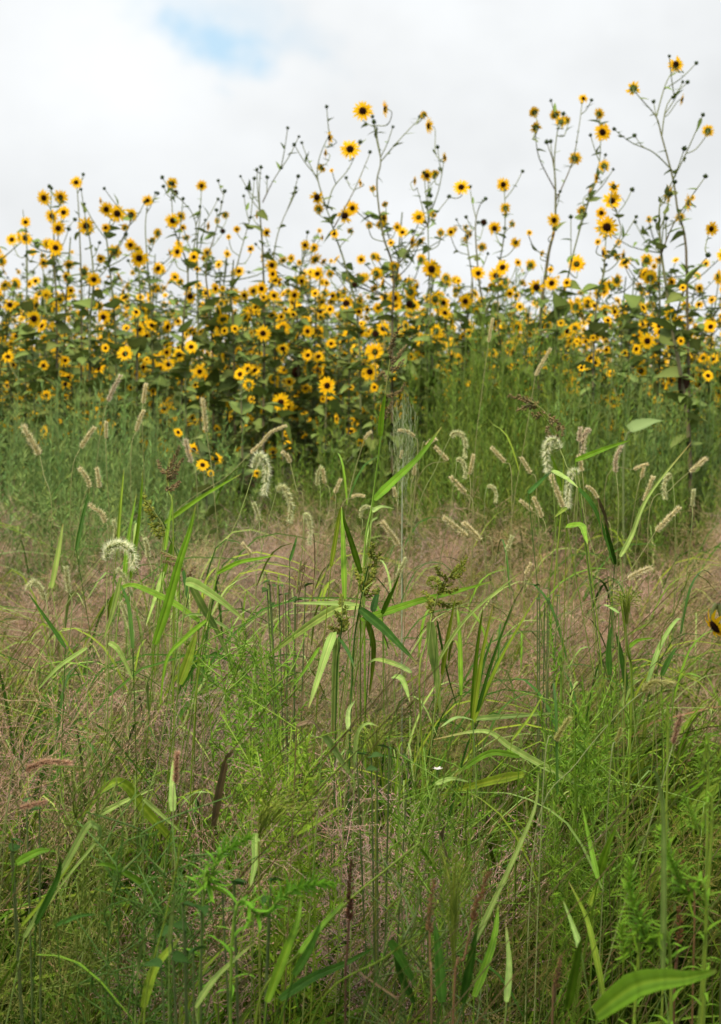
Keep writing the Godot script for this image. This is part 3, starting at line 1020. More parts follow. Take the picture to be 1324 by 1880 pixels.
func lovegrass() -> void:
	var mauve := Color(0.42, 0.295, 0.25)
	var straw := Color(0.34, 0.30, 0.14)
	var leafy := Color(0.19, 0.22, 0.045)
	var kinds := [[], [], []]
	for k in 2:
		kinds[0].push_back(lovegrass_patch(152, mauve, straw, 100))
		kinds[1].push_back(lovegrass_patch(72, mauve, leafy, 170))
	kinds[2].push_back(lovegrass_patch(24, leafy, mauve, 170))
	kinds[2].push_back(lovegrass_patch(16, leafy, mauve, 170))
	var patch := FastNoiseLite.new()
	patch.seed = 5
	patch.frequency = 0.5
	var places := [[], [], []]
	var tints := [[], [], []]
	for iz in 8:
		var d := 1.35 + iz * TILE * 0.93
		for ix in range(-6, 7):
			var x := ix * TILE * 0.93 + (0.35 if iz % 2 else 0.0)
			if absf(x) > 0.34 * d + 0.8:
				continue
			var n := patch.get_noise_2d(x * 2.0, d * 2.0)
			var side := x / d
			var kind := 0
			if (d < 1.9 and not (d > 1.7 and side > -0.06 and side < 0.13)) or (d < 2.3 and n < -0.2) or (side > 0.1 and d < 3.1):
				kind = 2
			elif d < 3.0 or n > 0.4:
				kind = 1
			if kind == 2 and n < -0.15 and d > 1.5 and side < 0.1:
				kind = 1
			if d > 5.6 and side < -0.11:
				kind = 2
			var s := rf(0.92, 1.12) * (1.2 if d > 3.9 else 1.05 if d > 3.0 else 1.22 if d > 1.5 and kind < 2 else 0.9 if d > 1.7 else 0.68)
			places[kind].push_back(Transform3D(Basis(Vector3.UP, PI * 0.5 * (rng.randi() % 4) if kind == 2 else rf(-0.25, 0.25)).scaled(Vector3(1.0, s, 1.0)), Vector3(x, ground_y(x, -d), -d)))
			tints[kind].push_back(tint(Color.WHITE, 0.1))
	scatter("lovegrass", "haze of fine mauve brown lovegrass spreading across the middle of the field", "grass", "lovegrass_patch", kinds[0], M.haze, places[0], tints[0])
	scatter("lovegrass", "fine brown and green lovegrass in the lower middle, nearer than the mauve haze", "grass", "lovegrass_patch", kinds[1], M.haze, places[1], tints[1])
	scatter("lovegrass", "thin green and brown lovegrass among the blades of the nearest foreground", "grass", "lovegrass_patch", kinds[2], M.haze, places[2], tints[2])

func grass_patch(blades: int, h: float, width: float, cols: Array) -> ArrayMesh:
	var b := Builder.new()
	for k in blades:
		var a := rf(0, TAU)
		var ln := h * rf(0.45, 1.2)
		var out := Vector3(cos(a), 0, sin(a)) * rf(0.1, 0.7) * ln + Vector3(rf(0.0, 0.55) * ln, 0, 0)
		var foot := Vector3(rf(-0.5, 0.5), 0, rf(-0.5, 0.5)) * (TILE + 0.1)
		var droop := rf(0.1, 0.7) if rf(0, 1) < 0.6 else 0.0
		var p := PackedVector3Array([foot, foot + Vector3.UP * ln * 0.5 + out * 0.25, foot + Vector3.UP * ln * (0.88 - droop * 0.2) + out * 0.7, foot + Vector3.UP * ln * (1.0 - droop) + out * 1.25])
		var g := tint(cols[rng.randi() % cols.size()], 0.25)
		if rf(0, 1) < 0.03:
			g = tint(Color(0.16, 0.115, 0.055), 0.25)
		b.blade(smooth(p, 2), width * rf(0.35, 1.3), Vector3(-cos(a), 0.7, -sin(a)), 0.25, g, Color(g.r * 1.2, g.g * 1.15, g.b * 1.2), 0.25, rf(-1.2, 1.2))
	return b.mesh()

func undergrowth() -> void:
	var meshes := []
	for k in 4:
		meshes.push_back(grass_patch(1350, [0.36, 0.30, 0.40, 0.33][k], [0.010, 0.008, 0.011, 0.009][k], [Color(0.078, 0.160, 0.013), Color(0.092, 0.155, 0.016), Color(0.070, 0.140, 0.015), Color(0.105, 0.160, 0.018)]))
	var places := []
	var tints := []
	for iz in 9:
		var d := 1.05 + iz * TILE * 0.9
		for ix in range(-6, 7):
			var x := ix * TILE * 0.9 + (0.3 if iz % 2 else 0.0)
			if absf(x) > 0.34 * d + 1.0:
				continue
			var s := rf(0.9, 1.15) * (1.0 if d > 2.2 else 0.85)
			places.push_back(Transform3D(Basis(Vector3.UP, rf(-0.3, 0.3)).scaled(Vector3(1.0, s, 1.0)), Vector3(x, ground_y(x, -d), -d)))
			tints.push_back(tint(Color.WHITE, 0.12))
	scatter("undergrowth_grass", "green grass blades growing thickly under and between the taller plants", "grass", "grass_patch", meshes, M.turf, places, tints)
	# taller arching grass standing in the haze
	var tall := []
	for k in 4:
		var b := Builder.new()
		for j in 16:
			var a := rf(0, TAU)
			var ln := rf(0.4, 0.72)
			var foot := Vector3(rf(-0.05, 0.05), 0, rf(-0.05, 0.05))
			var out := Vector3(cos(a), 0, sin(a) * 0.8) * rf(0.15, 0.6) * ln + Vector3(rf(0.0, 0.35) * ln, 0, 0)
			var droop := rf(0.05, 0.55)
			var g := tint([tone_of("g"), tone_of("p"), tone_of("y"), tone_of("d")][rng.randi() % 4], 0.2)
			b.blade(smooth(PackedVector3Array([foot, foot + Vector3.UP * ln * 0.55 + out * 0.2, foot + Vector3.UP * ln * (0.95 - droop * 0.25) + out * 0.6, foot + Vector3.UP * ln * (1.0 - droop) + out * 1.2]), 4), rf(0.003, 0.008), Vector3(-cos(a) * 0.5, 0.6, 0.6), 0.3, g, Color(g.r * 1.3, g.g * 1.2, g.b * 1.4), 0.25, rf(-1.0, 1.0))
		tall.push_back(b.mesh())
	places = []
	tints = []
	for k in 150:
		var z := -rf(2.2, 4.8)
		var x := rf(-0.62, 0.62) * (-z) + rf(-0.4, 0.4)
		places.push_back(Transform3D(Basis(Vector3.UP, rf(-0.8, 0.8)).scaled(Vector3.ONE * rf(0.7, 1.15)), Vector3(x, ground_y(x, z), z)))
		tints.push_back(tint(Color.WHITE, 0.15))
	scatter("meadow_grass", "arching green grass blades standing up through the mauve haze", "grass", "grass_clumps", tall, M.blade, places, tints)
	# thin leaning stalks
	var stalks := []
	for k in 4:
		var b := Builder.new()
		for j in 5:
			var foot := Vector3(rf(-0.1, 0.1), 0, rf(-0.1, 0.1))
			var h := rf(0.4, 0.75)
			var l := rf(-0.05, 0.45)
			var col := tint([Color(0.12, 0.16, 0.03), Color(0.14, 0.105, 0.05), Color(0.13, 0.16, 0.03), Color(0.09, 0.14, 0.025)][k], 0.2)
			b.tube(smooth(PackedVector3Array([foot, foot + Vector3(l * 0.35, h * 0.55, rf(-0.05, 0.05)), foot + Vector3(l, h, rf(-0.1, 0.1))]), 4), 0.0009, 0.0005, 3, col, col)
		stalks.push_back(b.mesh())
	places = []
	tints = []
	for k in 480:
		var z := -rf(1.1, 6.0)
		var x := rf(-0.62, 0.62) * (-z) + rf(-0.4, 0.4)
		places.push_back(Transform3D(Basis(Vector3.UP, rf(-0.5, 0.5)).scaled(Vector3.ONE * rf(0.75, 1.15)), Vector3(x, ground_y(x, z), z)))
		tints.push_back(tint(Color.WHITE, 0.15))
	scatter("leaning_stalks", "thin green and straw coloured stalks leaning right all over the grass", "grass", "stalks", stalks, M.blade, places, tints)
	# leafy ground weeds
	var herbs := []
	for k in 4:
		var b := Builder.new()
		for j in 7:
			var foot := Vector3(rf(-0.08, 0.08), 0, rf(-0.08, 0.08))
			var tip := foot + Vector3(rf(-0.1, 0.14), rf(0.2, 0.42), rf(-0.1, 0.1))
			leafy_stem(b, b, PackedVector3Array([foot, foot.lerp(tip, 0.5) + Vector3(rf(-0.03, 0.03), 0, 0), tip]), 0.024, 60, Color(0.07, 0.155, 0.018))
		herbs.push_back(b.mesh())
	places = []
	tints = []
	for k in 260:
		var z := -rf(1.1, 3.2)
		var x := rf(-0.62, 0.62) * (-z) + rf(-0.3, 0.3)
		if x / -z > 0.16 and rf(0, 1) < 0.75:
			continue
		places.push_back(Transform3D(Basis(Vector3.UP, rf(-3, 3)).scaled(Vector3.ONE * rf(0.6, 1.1)), Vector3(x, ground_y(x, z), z)))
		tints.push_back(tint(Color(0.85, 0.9, 0.9), 0.2))
	scatter("ground_weeds", "low bright green narrow leaved weeds filling gaps in the foreground grass", "weeds", "weed_sprigs", herbs, M.leaf, places, tints)

# stem and narrow leaves along a path
func leafy_stem(st: Builder, fo: Builder, p: PackedVector3Array, ln: float, leaves: int, col: Color) -> void:
	var q := smooth(p, 4)
	st.tube(q, 0.0012, 0.0006, 4, Color(col.r * 1.2, col.g * 1.0, col.b * 1.2), col)
	for j in leaves:
		var f := pow((j + rf(0.2, 0.8)) / leaves, 0.8)
		var u := f * (q.size() - 1.001)
		var i := int(u)
		var axis := (q[i + 1] - q[i]).normalized()
		var s := q[i].lerp(q[i + 1], u - i)
		var o := across(axis)
		var e := (o + axis * lerpf(0.5, 1.6, f)).normalized()
		var len := ln * lerpf(1.1, 0.45, f * f) * rf(0.7, 1.2)
		var tip := s + e * len + Vector3.DOWN * len * 0.12
		fo.lozenge(s, tip, across(e), len * 0.2, tint(col, 0.2))

# ------------------------------------------------------------------ traced blades, gathered into tufts
func tone_of(k: String) -> Color:
	match k:
		"g": return Color(0.11, 0.23, 0.015)
		"p": return Color(0.215, 0.33, 0.08)
		"y": return Color(0.15, 0.235, 0.020)
		"d": return Color(0.035, 0.10, 0.012)
		"b": return Color(0.17, 0.13, 0.065)
	return Color(0.12, 0.2, 0.05)

func depth_for(y: float) -> float:
	return lerpf(2.75, 2.1, clampf((y - 900.0) / 350.0, 0, 1)) if y < 1250.0 else lerpf(2.1, 1.32, clampf((y - 1250.0) / 500.0, 0, 1))

# rows: "width tone x,y x,y ..." from base to tip; "stem" rows: "s radius tone x,y ..." from low to high
func tuft(called: String, label: String, category: String, group: String, foot_x: float, depth: float, rows: Array) -> Node3D:
	var root := on_ground(at(foot_x, ground_px(depth), depth))
	var t := thing(called, label, category, root, group)
	for r in rows:
		var w = r.split(" ", false)
		var is_stem: bool = w[0] == "s"
		var size := float(w[1] if is_stem else w[0])
		var col := tint(tone_of(w[2] if is_stem else w[1]), 0.1)
		var q := pix(" ".join(w.slice(3 if is_stem else 2)))
		var pts := PackedVector3Array()
		var dd := depth + rf(-0.06, 0.06)
		var drift := rf(-0.12, 0.12)
		for i in q.size():
			pts.push_back(at(q[i].x, q[i].y, dd + drift * float(i) / (q.size() - 1)))
		var b := Builder.new()
		var wide := size * dd / F
		if is_stem:
			var low := root + Vector3(rf(-0.03, 0.03), 0, rf(-0.03, 0.03))
			var full := PackedVector3Array([low, low.lerp(pts[0], 0.6) + Vector3(0, 0.06, 0)])
			full.append_array(pts)
			b.tube(smooth(full, 6), wide * 0.5, wide * 0.35, 6, col, col)
			built(t, "stem", b, M.stem)
			continue
		var look := (EYE - pts[0]).normalized()
		var face := (look + Vector3.UP * rf(0.3, 0.9) + Vector3.RIGHT * rf(-0.4, 0.4)).normalized()
		b.veined(smooth(pts, 8), wide * 1.4, face, rf(0.25, 0.5), col, Color(col.r * 1.7, col.g * 1.35, col.b * 1.8), rng, rf(-0.5, 0.5))
		# the sheath that carries it
		var foot := root + Vector3(rf(-0.12, 0.06), 0, rf(-0.1, 0.1))
		var sheath := smooth(PackedVector3Array([foot, foot.lerp(pts[0], 0.5) + Vector3.UP * 0.03, pts[0]]), 5)
		if pts[0].y > 0.15:
			b.tube(sheath, minf(wide * 0.2, 0.0009), minf(wide * 0.16, 0.0008), 5, tint(Color(0.14, 0.15, 0.05)), col)
		built(t, "leaf", b, M.blade)
	return t

func leaf_tufts() -> void:
	var G := "broad leaved grasses in the foreground"
	tuft("grass_plant", "grass plant with a tall fat upright blade and an arching leaf left of centre", "grass", G, 330, 2.15, [
		"11 g 366,1141 322,1110 273,1086 239,1075 213,1090 200,1120 203,1153", "13 g 284,1183 306,1116 329,1033 348,975 360,926", "15 p 341,1070 359,1073 406,1103 455,1144",
		"11 p 349,1070 376,1120 399,1159 439,1252", "7 p 386,1136 422,1159 439,1193 440,1236", "7 g 379,1139 339,1173 306,1213 293,1306", "14 y 329,1256 349,1199 362,1156", "7 g 399,1053 439,1033 480,1025 508,1019", "4 p 372,1129 346,1129 321,1146", "s 3 y 366,1219 386,1110 404,1030"])
	tuft("grass_plant", "small grass plant with short drooping pale leaves at far left", "grass", G, 180, 2.0, [
		"9 p 200,1180 219,1196 246,1252", "6 p 160,1189 106,1226 65,1272", "5 p 273,1312 271,1259 286,1221", "6 d 120,1189 90,1143 50,1086", "7 p 222,1060 205,1130 190,1175", "6 d 244,1190 236,1110 218,1066"])
	tuft("grass_plant", "grass plant with long straight blades crossing the tan foxtails at upper left", "grass", G, 250, 2.6, [
		"7 g 303,960 372,912 445,869", "7 g 228,1070 236,990 251,905", "6 d 140,1010 152,950 165,895", "8 p 95,1080 108,1010 116,960", "6 g 240,1060 255,960 263,860", "5 y 215,1010 222,920 228,860", "7 p 300,1050 285,1100 268,1150", "7 g 320,985 300,1060 280,1120"])
	tuft("grass_plant", "fan of narrow upright blades right of the seed heads", "grass", G, 868, 2.0, [
		"7 g 866,1326 874,1210 887,1113", "7 y 868,1326 884,1210 907,1103", "6 d 868,1326 885,1230 910,1153", "5 d 872,1322 905,1210 948,1093", "7 y 870,1326 920,1210 993,1083", "8 p 868,1320 940,1315 1030,1308", "7 p 806,1213 839,1159 880,1113 963,1045", "9 g 930,1378 975,1392 1030,1420"])
	tuft("grass_plant", "grass plant with a big arching pale leaf over the dark lower right", "grass", G, 1010, 1.75, [
		"12 p 1066,1442 993,1405 936,1372 900,1346 860,1345 792,1359", "9 g 953,1389 903,1382 860,1405 835,1425", "14 y 963,1422 910,1432 860,1445 800,1462", "10 g 1056,1364 1086,1395 1109,1432", "4 y 940,1359 976,1312 1000,1269", "8 p 868,1322 838,1318 808,1336"])
	tuft("grass_plant", "grass plant with a long bluish blade crossing the haze at right", "grass", G, 1140, 2.4, [
		"7 p 1139,1022 1159,985 1192,909 1272,809", "8 g 1056,846 1106,826 1157,808", "7 d 970,906 990,886 1013,864", "8 p 1014,864 1040,879 1062,896", "7 d 1062,896 1095,940 1128,1040", "6 y 1041,932 1030,940 1019,949", "11 g 1040,966 1066,965 1073,980 1079,1000", "8 d 1129,1036 1121,1000 1110,955", "5 b 1098,915 1112,950 1122,1005"])
	tuft("grass_plant", "grass plant with curved leaf tips before the dark hollow at right", "grass", G, 1170, 2.1, [
		"9 p 1142,1296 1159,1259 1178,1247", "7 p 1189,1252 1212,1186 1242,1139 1256,1141", "6 g 1156,1189 1172,1176 1206,1171", "6 p 1136,1126 1109,1111 1089,1123", "s 3 y 1108,1252 1099,1159 1079,1000", "9 d 1120,1240 1118,1190 1122,1150", "8 d 1150,1260 1140,1200 1130,1160", "s 5 y 1160,1252 1152,1190 1138,1085", "s 2 y 1212,1186 1240,1120 1268,1050", "6 g 1240,1262 1262,1238 1290,1245", "8 d 1215,1240 1232,1205 1245,1185"])
	tuft("grass_plant", "grass plant with one very long bluish upright blade at lower right", "grass", G, 1215, 1.35, [
		"9 p 1217,1790 1219,1633 1217,1483 1199,1402", "9 y 1109,1832 1089,1732 1073,1676 1043,1616", "12 g 1042,1850 1059,1766 1069,1709", "10 p 1066,1742 1059,1719 1034,1653"])
	tuft("grass_plant", "grass plant with a forked pair of short wide leaves at lower right", "grass", G, 1085, 1.5, [
		"12 g 1099,1612 1113,1563 1133,1516", "8 g 1098,1613 1086,1560 1069,1480", "9 y 1083,1662 1092,1640 1098,1626", "8 p 860,1762 893,1686 953,1556 983,1480 989,1415"])
	tuft("grass_plant", "grass plant with a single enormous blurred leaf in the lower right corner", "grass", G, 1150, 1.1, [
		"38 g 1095,1862 1159,1815 1209,1800 1262,1796 1318,1782"])
	tuft("grass_plant", "grass plant with a blade folded back on itself at lower left", "grass", G, 60, 1.45, [
		"9 p 45,1720 96,1633 156,1523 173,1516 183,1526 173,1550 110,1629 45,1735", "10 d 66,1696 106,1613 111,1569", "12 g 30,1585 73,1563 103,1563", "5 y 40,1700 90,1640 150,1560", "s 3 y 68,1840 100,1720 108,1650"])
	tuft("grass_plant", "grass plant with a wide leaf bent over at its top at lower left", "grass", G, 300, 1.6, [
		"15 y 319,1546 266,1486 236,1446 211,1437 180,1460 153,1496 110,1536", "8 p 183,1496 226,1473 283,1448", "12 g 286,1642 246,1613 200,1589 170,1590", "4 p 332,1480 359,1456 392,1456", "8 p 262,1466 300,1500 335,1530"])
	tuft("grass_plant", "grass plant with a twisted straw coloured leaf and long stalk at lower left", "grass", G, 270, 1.35, [
		"8 p 249,1850 253,1775 266,1719", "14 y 263,1850 283,1782 316,1739 331,1722", "s 4 y 266,1850 303,1689 326,1583 337,1503", "7 p 311,1732 316,1682 322,1633", "7 d 103,1699 146,1682 180,1679"])
	tuft("grass_plant", "grass plant with a withered greyish leaf and a pale flat stalk tip", "grass", G, 395, 1.65, [
		"11 b 392,1516 402,1456 415,1400 426,1380 452,1358", "12 p 469,1530 469,1580 459,1632", "11 p 318,1490 317,1440 318,1395"])
	tuft("grass_plant", "grass plant with a long pale blade sweeping right along the bottom", "grass", G, 420, 1.3, [
		"10 p 359,1850 399,1792 473,1726", "14 g 490,1840 523,1752 546,1692 553,1650", "14 d 513,1835 573,1795 633,1769 690,1738", "12 d 540,1790 570,1740 590,1690", "4 b 440,1812 455,1790 466,1772"])
	tuft("grass_plant", "grass plant with a bright yellow green culm slanting right at the bottom", "grass", G, 500, 1.35, [
		"s 5 y 473,1850 553,1746 646,1649 706,1599 772,1546", "10 g 550,1750 590,1700 633,1655", "s 4 y 583,1850 706,1759 776,1712", "14 d 716,1726 745,1775 769,1822", "4 b 732,1835 673,1795 636,1766"])
	tuft("grass_plant", "grass plant with dim short leaves in the middle of the foreground", "grass", G, 640, 1.65, [
		"11 p 593,1349 619,1385 656,1442", "6 p 651,1399 656,1349 673,1329 696,1334", "7 p 639,1340 640,1305 652,1286", "10 y 540,1533 580,1510 626,1480", "8 g 772,1560 802,1600 815,1630", "8 b 825,1590 811,1540 819,1513", "s 3 y 849,1613 855,1520 859,1447", "7 b 545,1332 573,1326 592,1348", "8 p 800,1440 830,1430 862,1436"])
	tuft("grass_plant", "dark grass plant with broad leaves between the brown dry stalks", "grass", G, 790, 1.4, [
		"16 d 812,1840 806,1760 798,1690", "14 d 850,1840 868,1750 880,1690", "12 g 870,1830 905,1730 915,1660", "12 d 760,1840 735,1790 722,1730", "10 p 930,1840 935,1770 928,1690"])

# ------------------------------------------------------------------ barnyard grass
# a spike of crowded grains along px path
func spike(b: Builder, p: PackedVector3Array, thick: float, grain: Color) -> void:
	var total := 0.0
	for i in p.size() - 1:
		total += p[i].distance_to(p[i + 1])
	b.tube(p, thick * 0.16, thick * 0.1, 4, grain, grain)
	var count := int(total / (thick * 0.16))
	for k in count:
		var f := (k + 0.5) / count
		var u := f * (p.size() - 1.001)
		var i := int(u)
		var axis := (p[i + 1] - p[i]).normalized()
		var s := p[i].lerp(p[i + 1], u - i)
		var o := across(axis)
		var r := thick * 0.72 * (1.0 - 0.45 * f * f)
		var e := (o + axis * 0.9).normalized()
		var a := s + o * r * 0.25
		var tip := a + e * r * rf(1.2, 1.7)
		var m := a.lerp(tip, 0.4)
		var col := tint(grain, 0.3)
		var x := across(e) * r * 0.42
		var y := e.cross(x).normalized() * r * 0.42
		for g in [[x, y], [y, -x], [-x, -y], [-y, x]]:
			b.tri(a, m + g[0], m + g[1], col)
			b.tri(m + g[0], tip, m + g[1], col)

func seed_head(t: Node3D, d: float, axis: String, racemes: Array, thick: float, col: Color) -> void:
	var b := Builder.new()
	var p := PackedVector3Array()
	for q in pix(axis):
		p.push_back(at(q.x, q.y, d))
	b.tube(smooth(p, 4), 0.0014, 0.001, 5, Color(0.17, 0.21, 0.05), Color(0.17, 0.2, 0.05))
	var head := built(t, "seed_head", b, M.stem)
	for r in racemes:
		var s := Builder.new()
		var w := PackedVector3Array()
		var k := 0
		var drift := rf(-0.03, 0.03)
		for q in pix(r):
			w.push_back(at(q.x, q.y, d + drift * k))
			k += 1
		spike(s, smooth(w, 4), thick * d / F, tint(col, 0.12))
		part(head, "raceme", s.mesh(t.position), M.leaf)

func barnyard_grass() -> void:
	var green := Color(0.19, 0.23, 0.04)
	var tan := Color(0.28, 0.24, 0.10)
	var brown := Color(0.22, 0.175, 0.09)
	var G := "barnyard grasses with jointed seed heads"
	var t := tuft("barnyard_grass", "barnyard grass with a wide arching pale leaf and upright green seed head at centre", "grass", G, 650, 2.15, [
		"15 p 659,1115 626,1116 590,1133 533,1173 460,1229", "13 d 661,1118 699,1149 729,1179 767,1219", "9 p 653,1110 590,1108 536,1108", "12 g 663,1139 706,1125 772,1103 842,1085 904,1067",
		"8 g 633,1100 631,1026 629,960 627,930", "9 g 663,1053 648,1003 634,960 629,925", "7 y 608,1040 621,960 626,929", "6 p 669,1119 669,1086 691,1065", "9 y 673,1139 686,1193 678,1279", "10 d 684,1123 690,1100 697,1078", "s 4 d 648,1210 661,1112 676,1040"])
	seed_head(t, 2.14, "664,1105 676,1050 684,1005", ["682,1025 683,1010 684,998", "678,1045 690,1030 697,1014", "675,1058 668,1046 662,1044", "672,1064 684,1054 688,1042", "670,1072 660,1060 655,1048", "668,1085 676,1075 682,1066", "666,1094 682,1090 696,1082", "666,1090 662,1078 664,1066"], 9, green)
	t = tuft("barnyard_grass", "barnyard grass with a dense dark seed head and a hanging pale leaf right of centre", "grass", G, 775, 2.1, [
		"16 p 791,1141 797,1200 802,1240 809,1312", "7 y 812,1239 822,1173 837,1093", "7 g 847,1276 844,1159 839,1113", "4 d 803,1140 822,1236 842,1306", "9 p 755,1236 732,1222 693,1211 673,1220", "11 p 722,1242 739,1249 753,1290", "s 4 y 770,1250 782,1180 795,1120", "7 g 702,1126 720,1085 735,1050"])
	seed_head(t, 2.09, "793,1135 803,1095 815,1068 838,1045", ["836,1050 846,1038 857,1022", "828,1058 843,1046 854,1036", "826,1060 842,1056 852,1046", "820,1068 809,1054 801,1040", "816,1072 800,1078 784,1068", "812,1076 798,1062 786,1064", "810,1084 826,1086 841,1080", "806,1092 812,1080 830,1070", "804,1106 822,1112 848,1106", "800,1112 790,1098 776,1086", "797,1122 788,1116 786,1104"], 8, green)
	t = tuft("barnyard_grass", "barnyard grass with a thin green seed head and two hanging leaves left of centre", "grass", G, 615, 2.0, [
		"14 p 613,1161 596,1209 566,1302", "14 p 621,1173 616,1242 611,1354", "s 3 d 618,1240 624,1190 628,1140", "6 d 622,1170 640,1200 652,1230", "5 g 586,1189 560,1230 533,1266"])
	seed_head(t, 2.0, "622,1170 628,1140 628,1095", ["627,1112 626,1102 628,1092", "628,1130 634,1122 636,1112", "627,1140 620,1130 616,1122", "625,1150 633,1144 640,1136", "624,1158 632,1154 640,1146", "622,1160 612,1154 604,1152"], 7, green)
	t = tuft("barnyard_grass", "tall barnyard grass stalk with a dry open top rising to the sunflowers", "grass", G, 655, 2.35, [
		"s 4 g 669,1025 684,922 698,813 704,760", "12 g 687,918 722,884 770,838 812,782", "9 g 699,800 702,760 708,722", "6 p 684,940 700,930 724,934"])
	seed_head(t, 2.35, "704,760 708,720 715,670 722,620 738,596", ["720,640 724,618 738,598", "717,668 734,650 746,634", "716,680 732,672 742,660", "712,700 704,684 692,700", "710,728 730,722 744,704", "706,768 714,752 720,738", "718,660 716,640 722,624"], 6, brown)
	t = tuft("barnyard_grass", "barnyard grass with dark olive seed heads left of the fat upright blade", "grass", G, 310, 2.5, [
		"6 g 303,1010 310,960 320,905", "s 3 g 330,1060 310,985 296,950", "6 d 345,1100 335,1040 325,1000", "s 3 y 318,950 310,900 312,840"])
	seed_head(t, 2.5, "318,1000 300,965 270,920", ["275,930 268,918 262,908", "282,938 272,936 266,926", "290,948 280,950 274,940", "298,962 284,966 276,962", "302,972 290,976 280,974", "306,982 296,984 288,980"], 9, green)
	seed_head(t, 2.5, "310,900 306,870 312,840", ["308,880 320,862 338,842", "306,872 296,860 290,846", "308,866 318,848 330,820", "310,884 322,872 330,856", "306,900 320,894 330,884"], 7, brown)
	seed_head(t, 2.42, "345,1060 330,1030 296,1012", ["330,1030 312,1022 296,1014", "338,1046 318,1036 300,1030", "345,1060 352,1046 358,1040"], 6, brown)
	t = tuft("barnyard_grass", "nodding barnyard grass with a brown arching top before the right bushes", "grass", G, 960, 2.9, [
		"6 g 1030,900 1020,860 1010,830", "s 3 y 1035,870 1020,800 985,745"])
	seed_head(t, 2.9, "1030,830 1010,770 980,740 936,727", ["975,738 955,730 934,727", "985,744 968,748 950,752", "990,748 976,736 958,732", "1000,757 986,764 976,760", "1012,772 1008,784 1005,796", "1022,790 1030,782 1034,800", "1006,764 1018,770 1026,780", "1026,800 1014,806 1008,798"], 8, Color(0.2, 0.17, 0.08))
	t = tuft("barnyard_grass", "small barnyard grass with reddish stalks over dark roundish leaves", "grass", G, 535, 2.3, ["s 2 b 520,1110 528,1060 545,1000", "s 2 b 545,1140 552,1080 560,1040", "5 d 532,1030 540,1005 546,980", "s 2 b 575,1080 578,1020 576,980"])
	seed_head(t, 2.3, "545,1090 548,1060 552,1030", ["552,1050 556,1040 562,1032", "548,1072 542,1060 540,1050", "546,1086 554,1076 560,1066"], 5, brown)

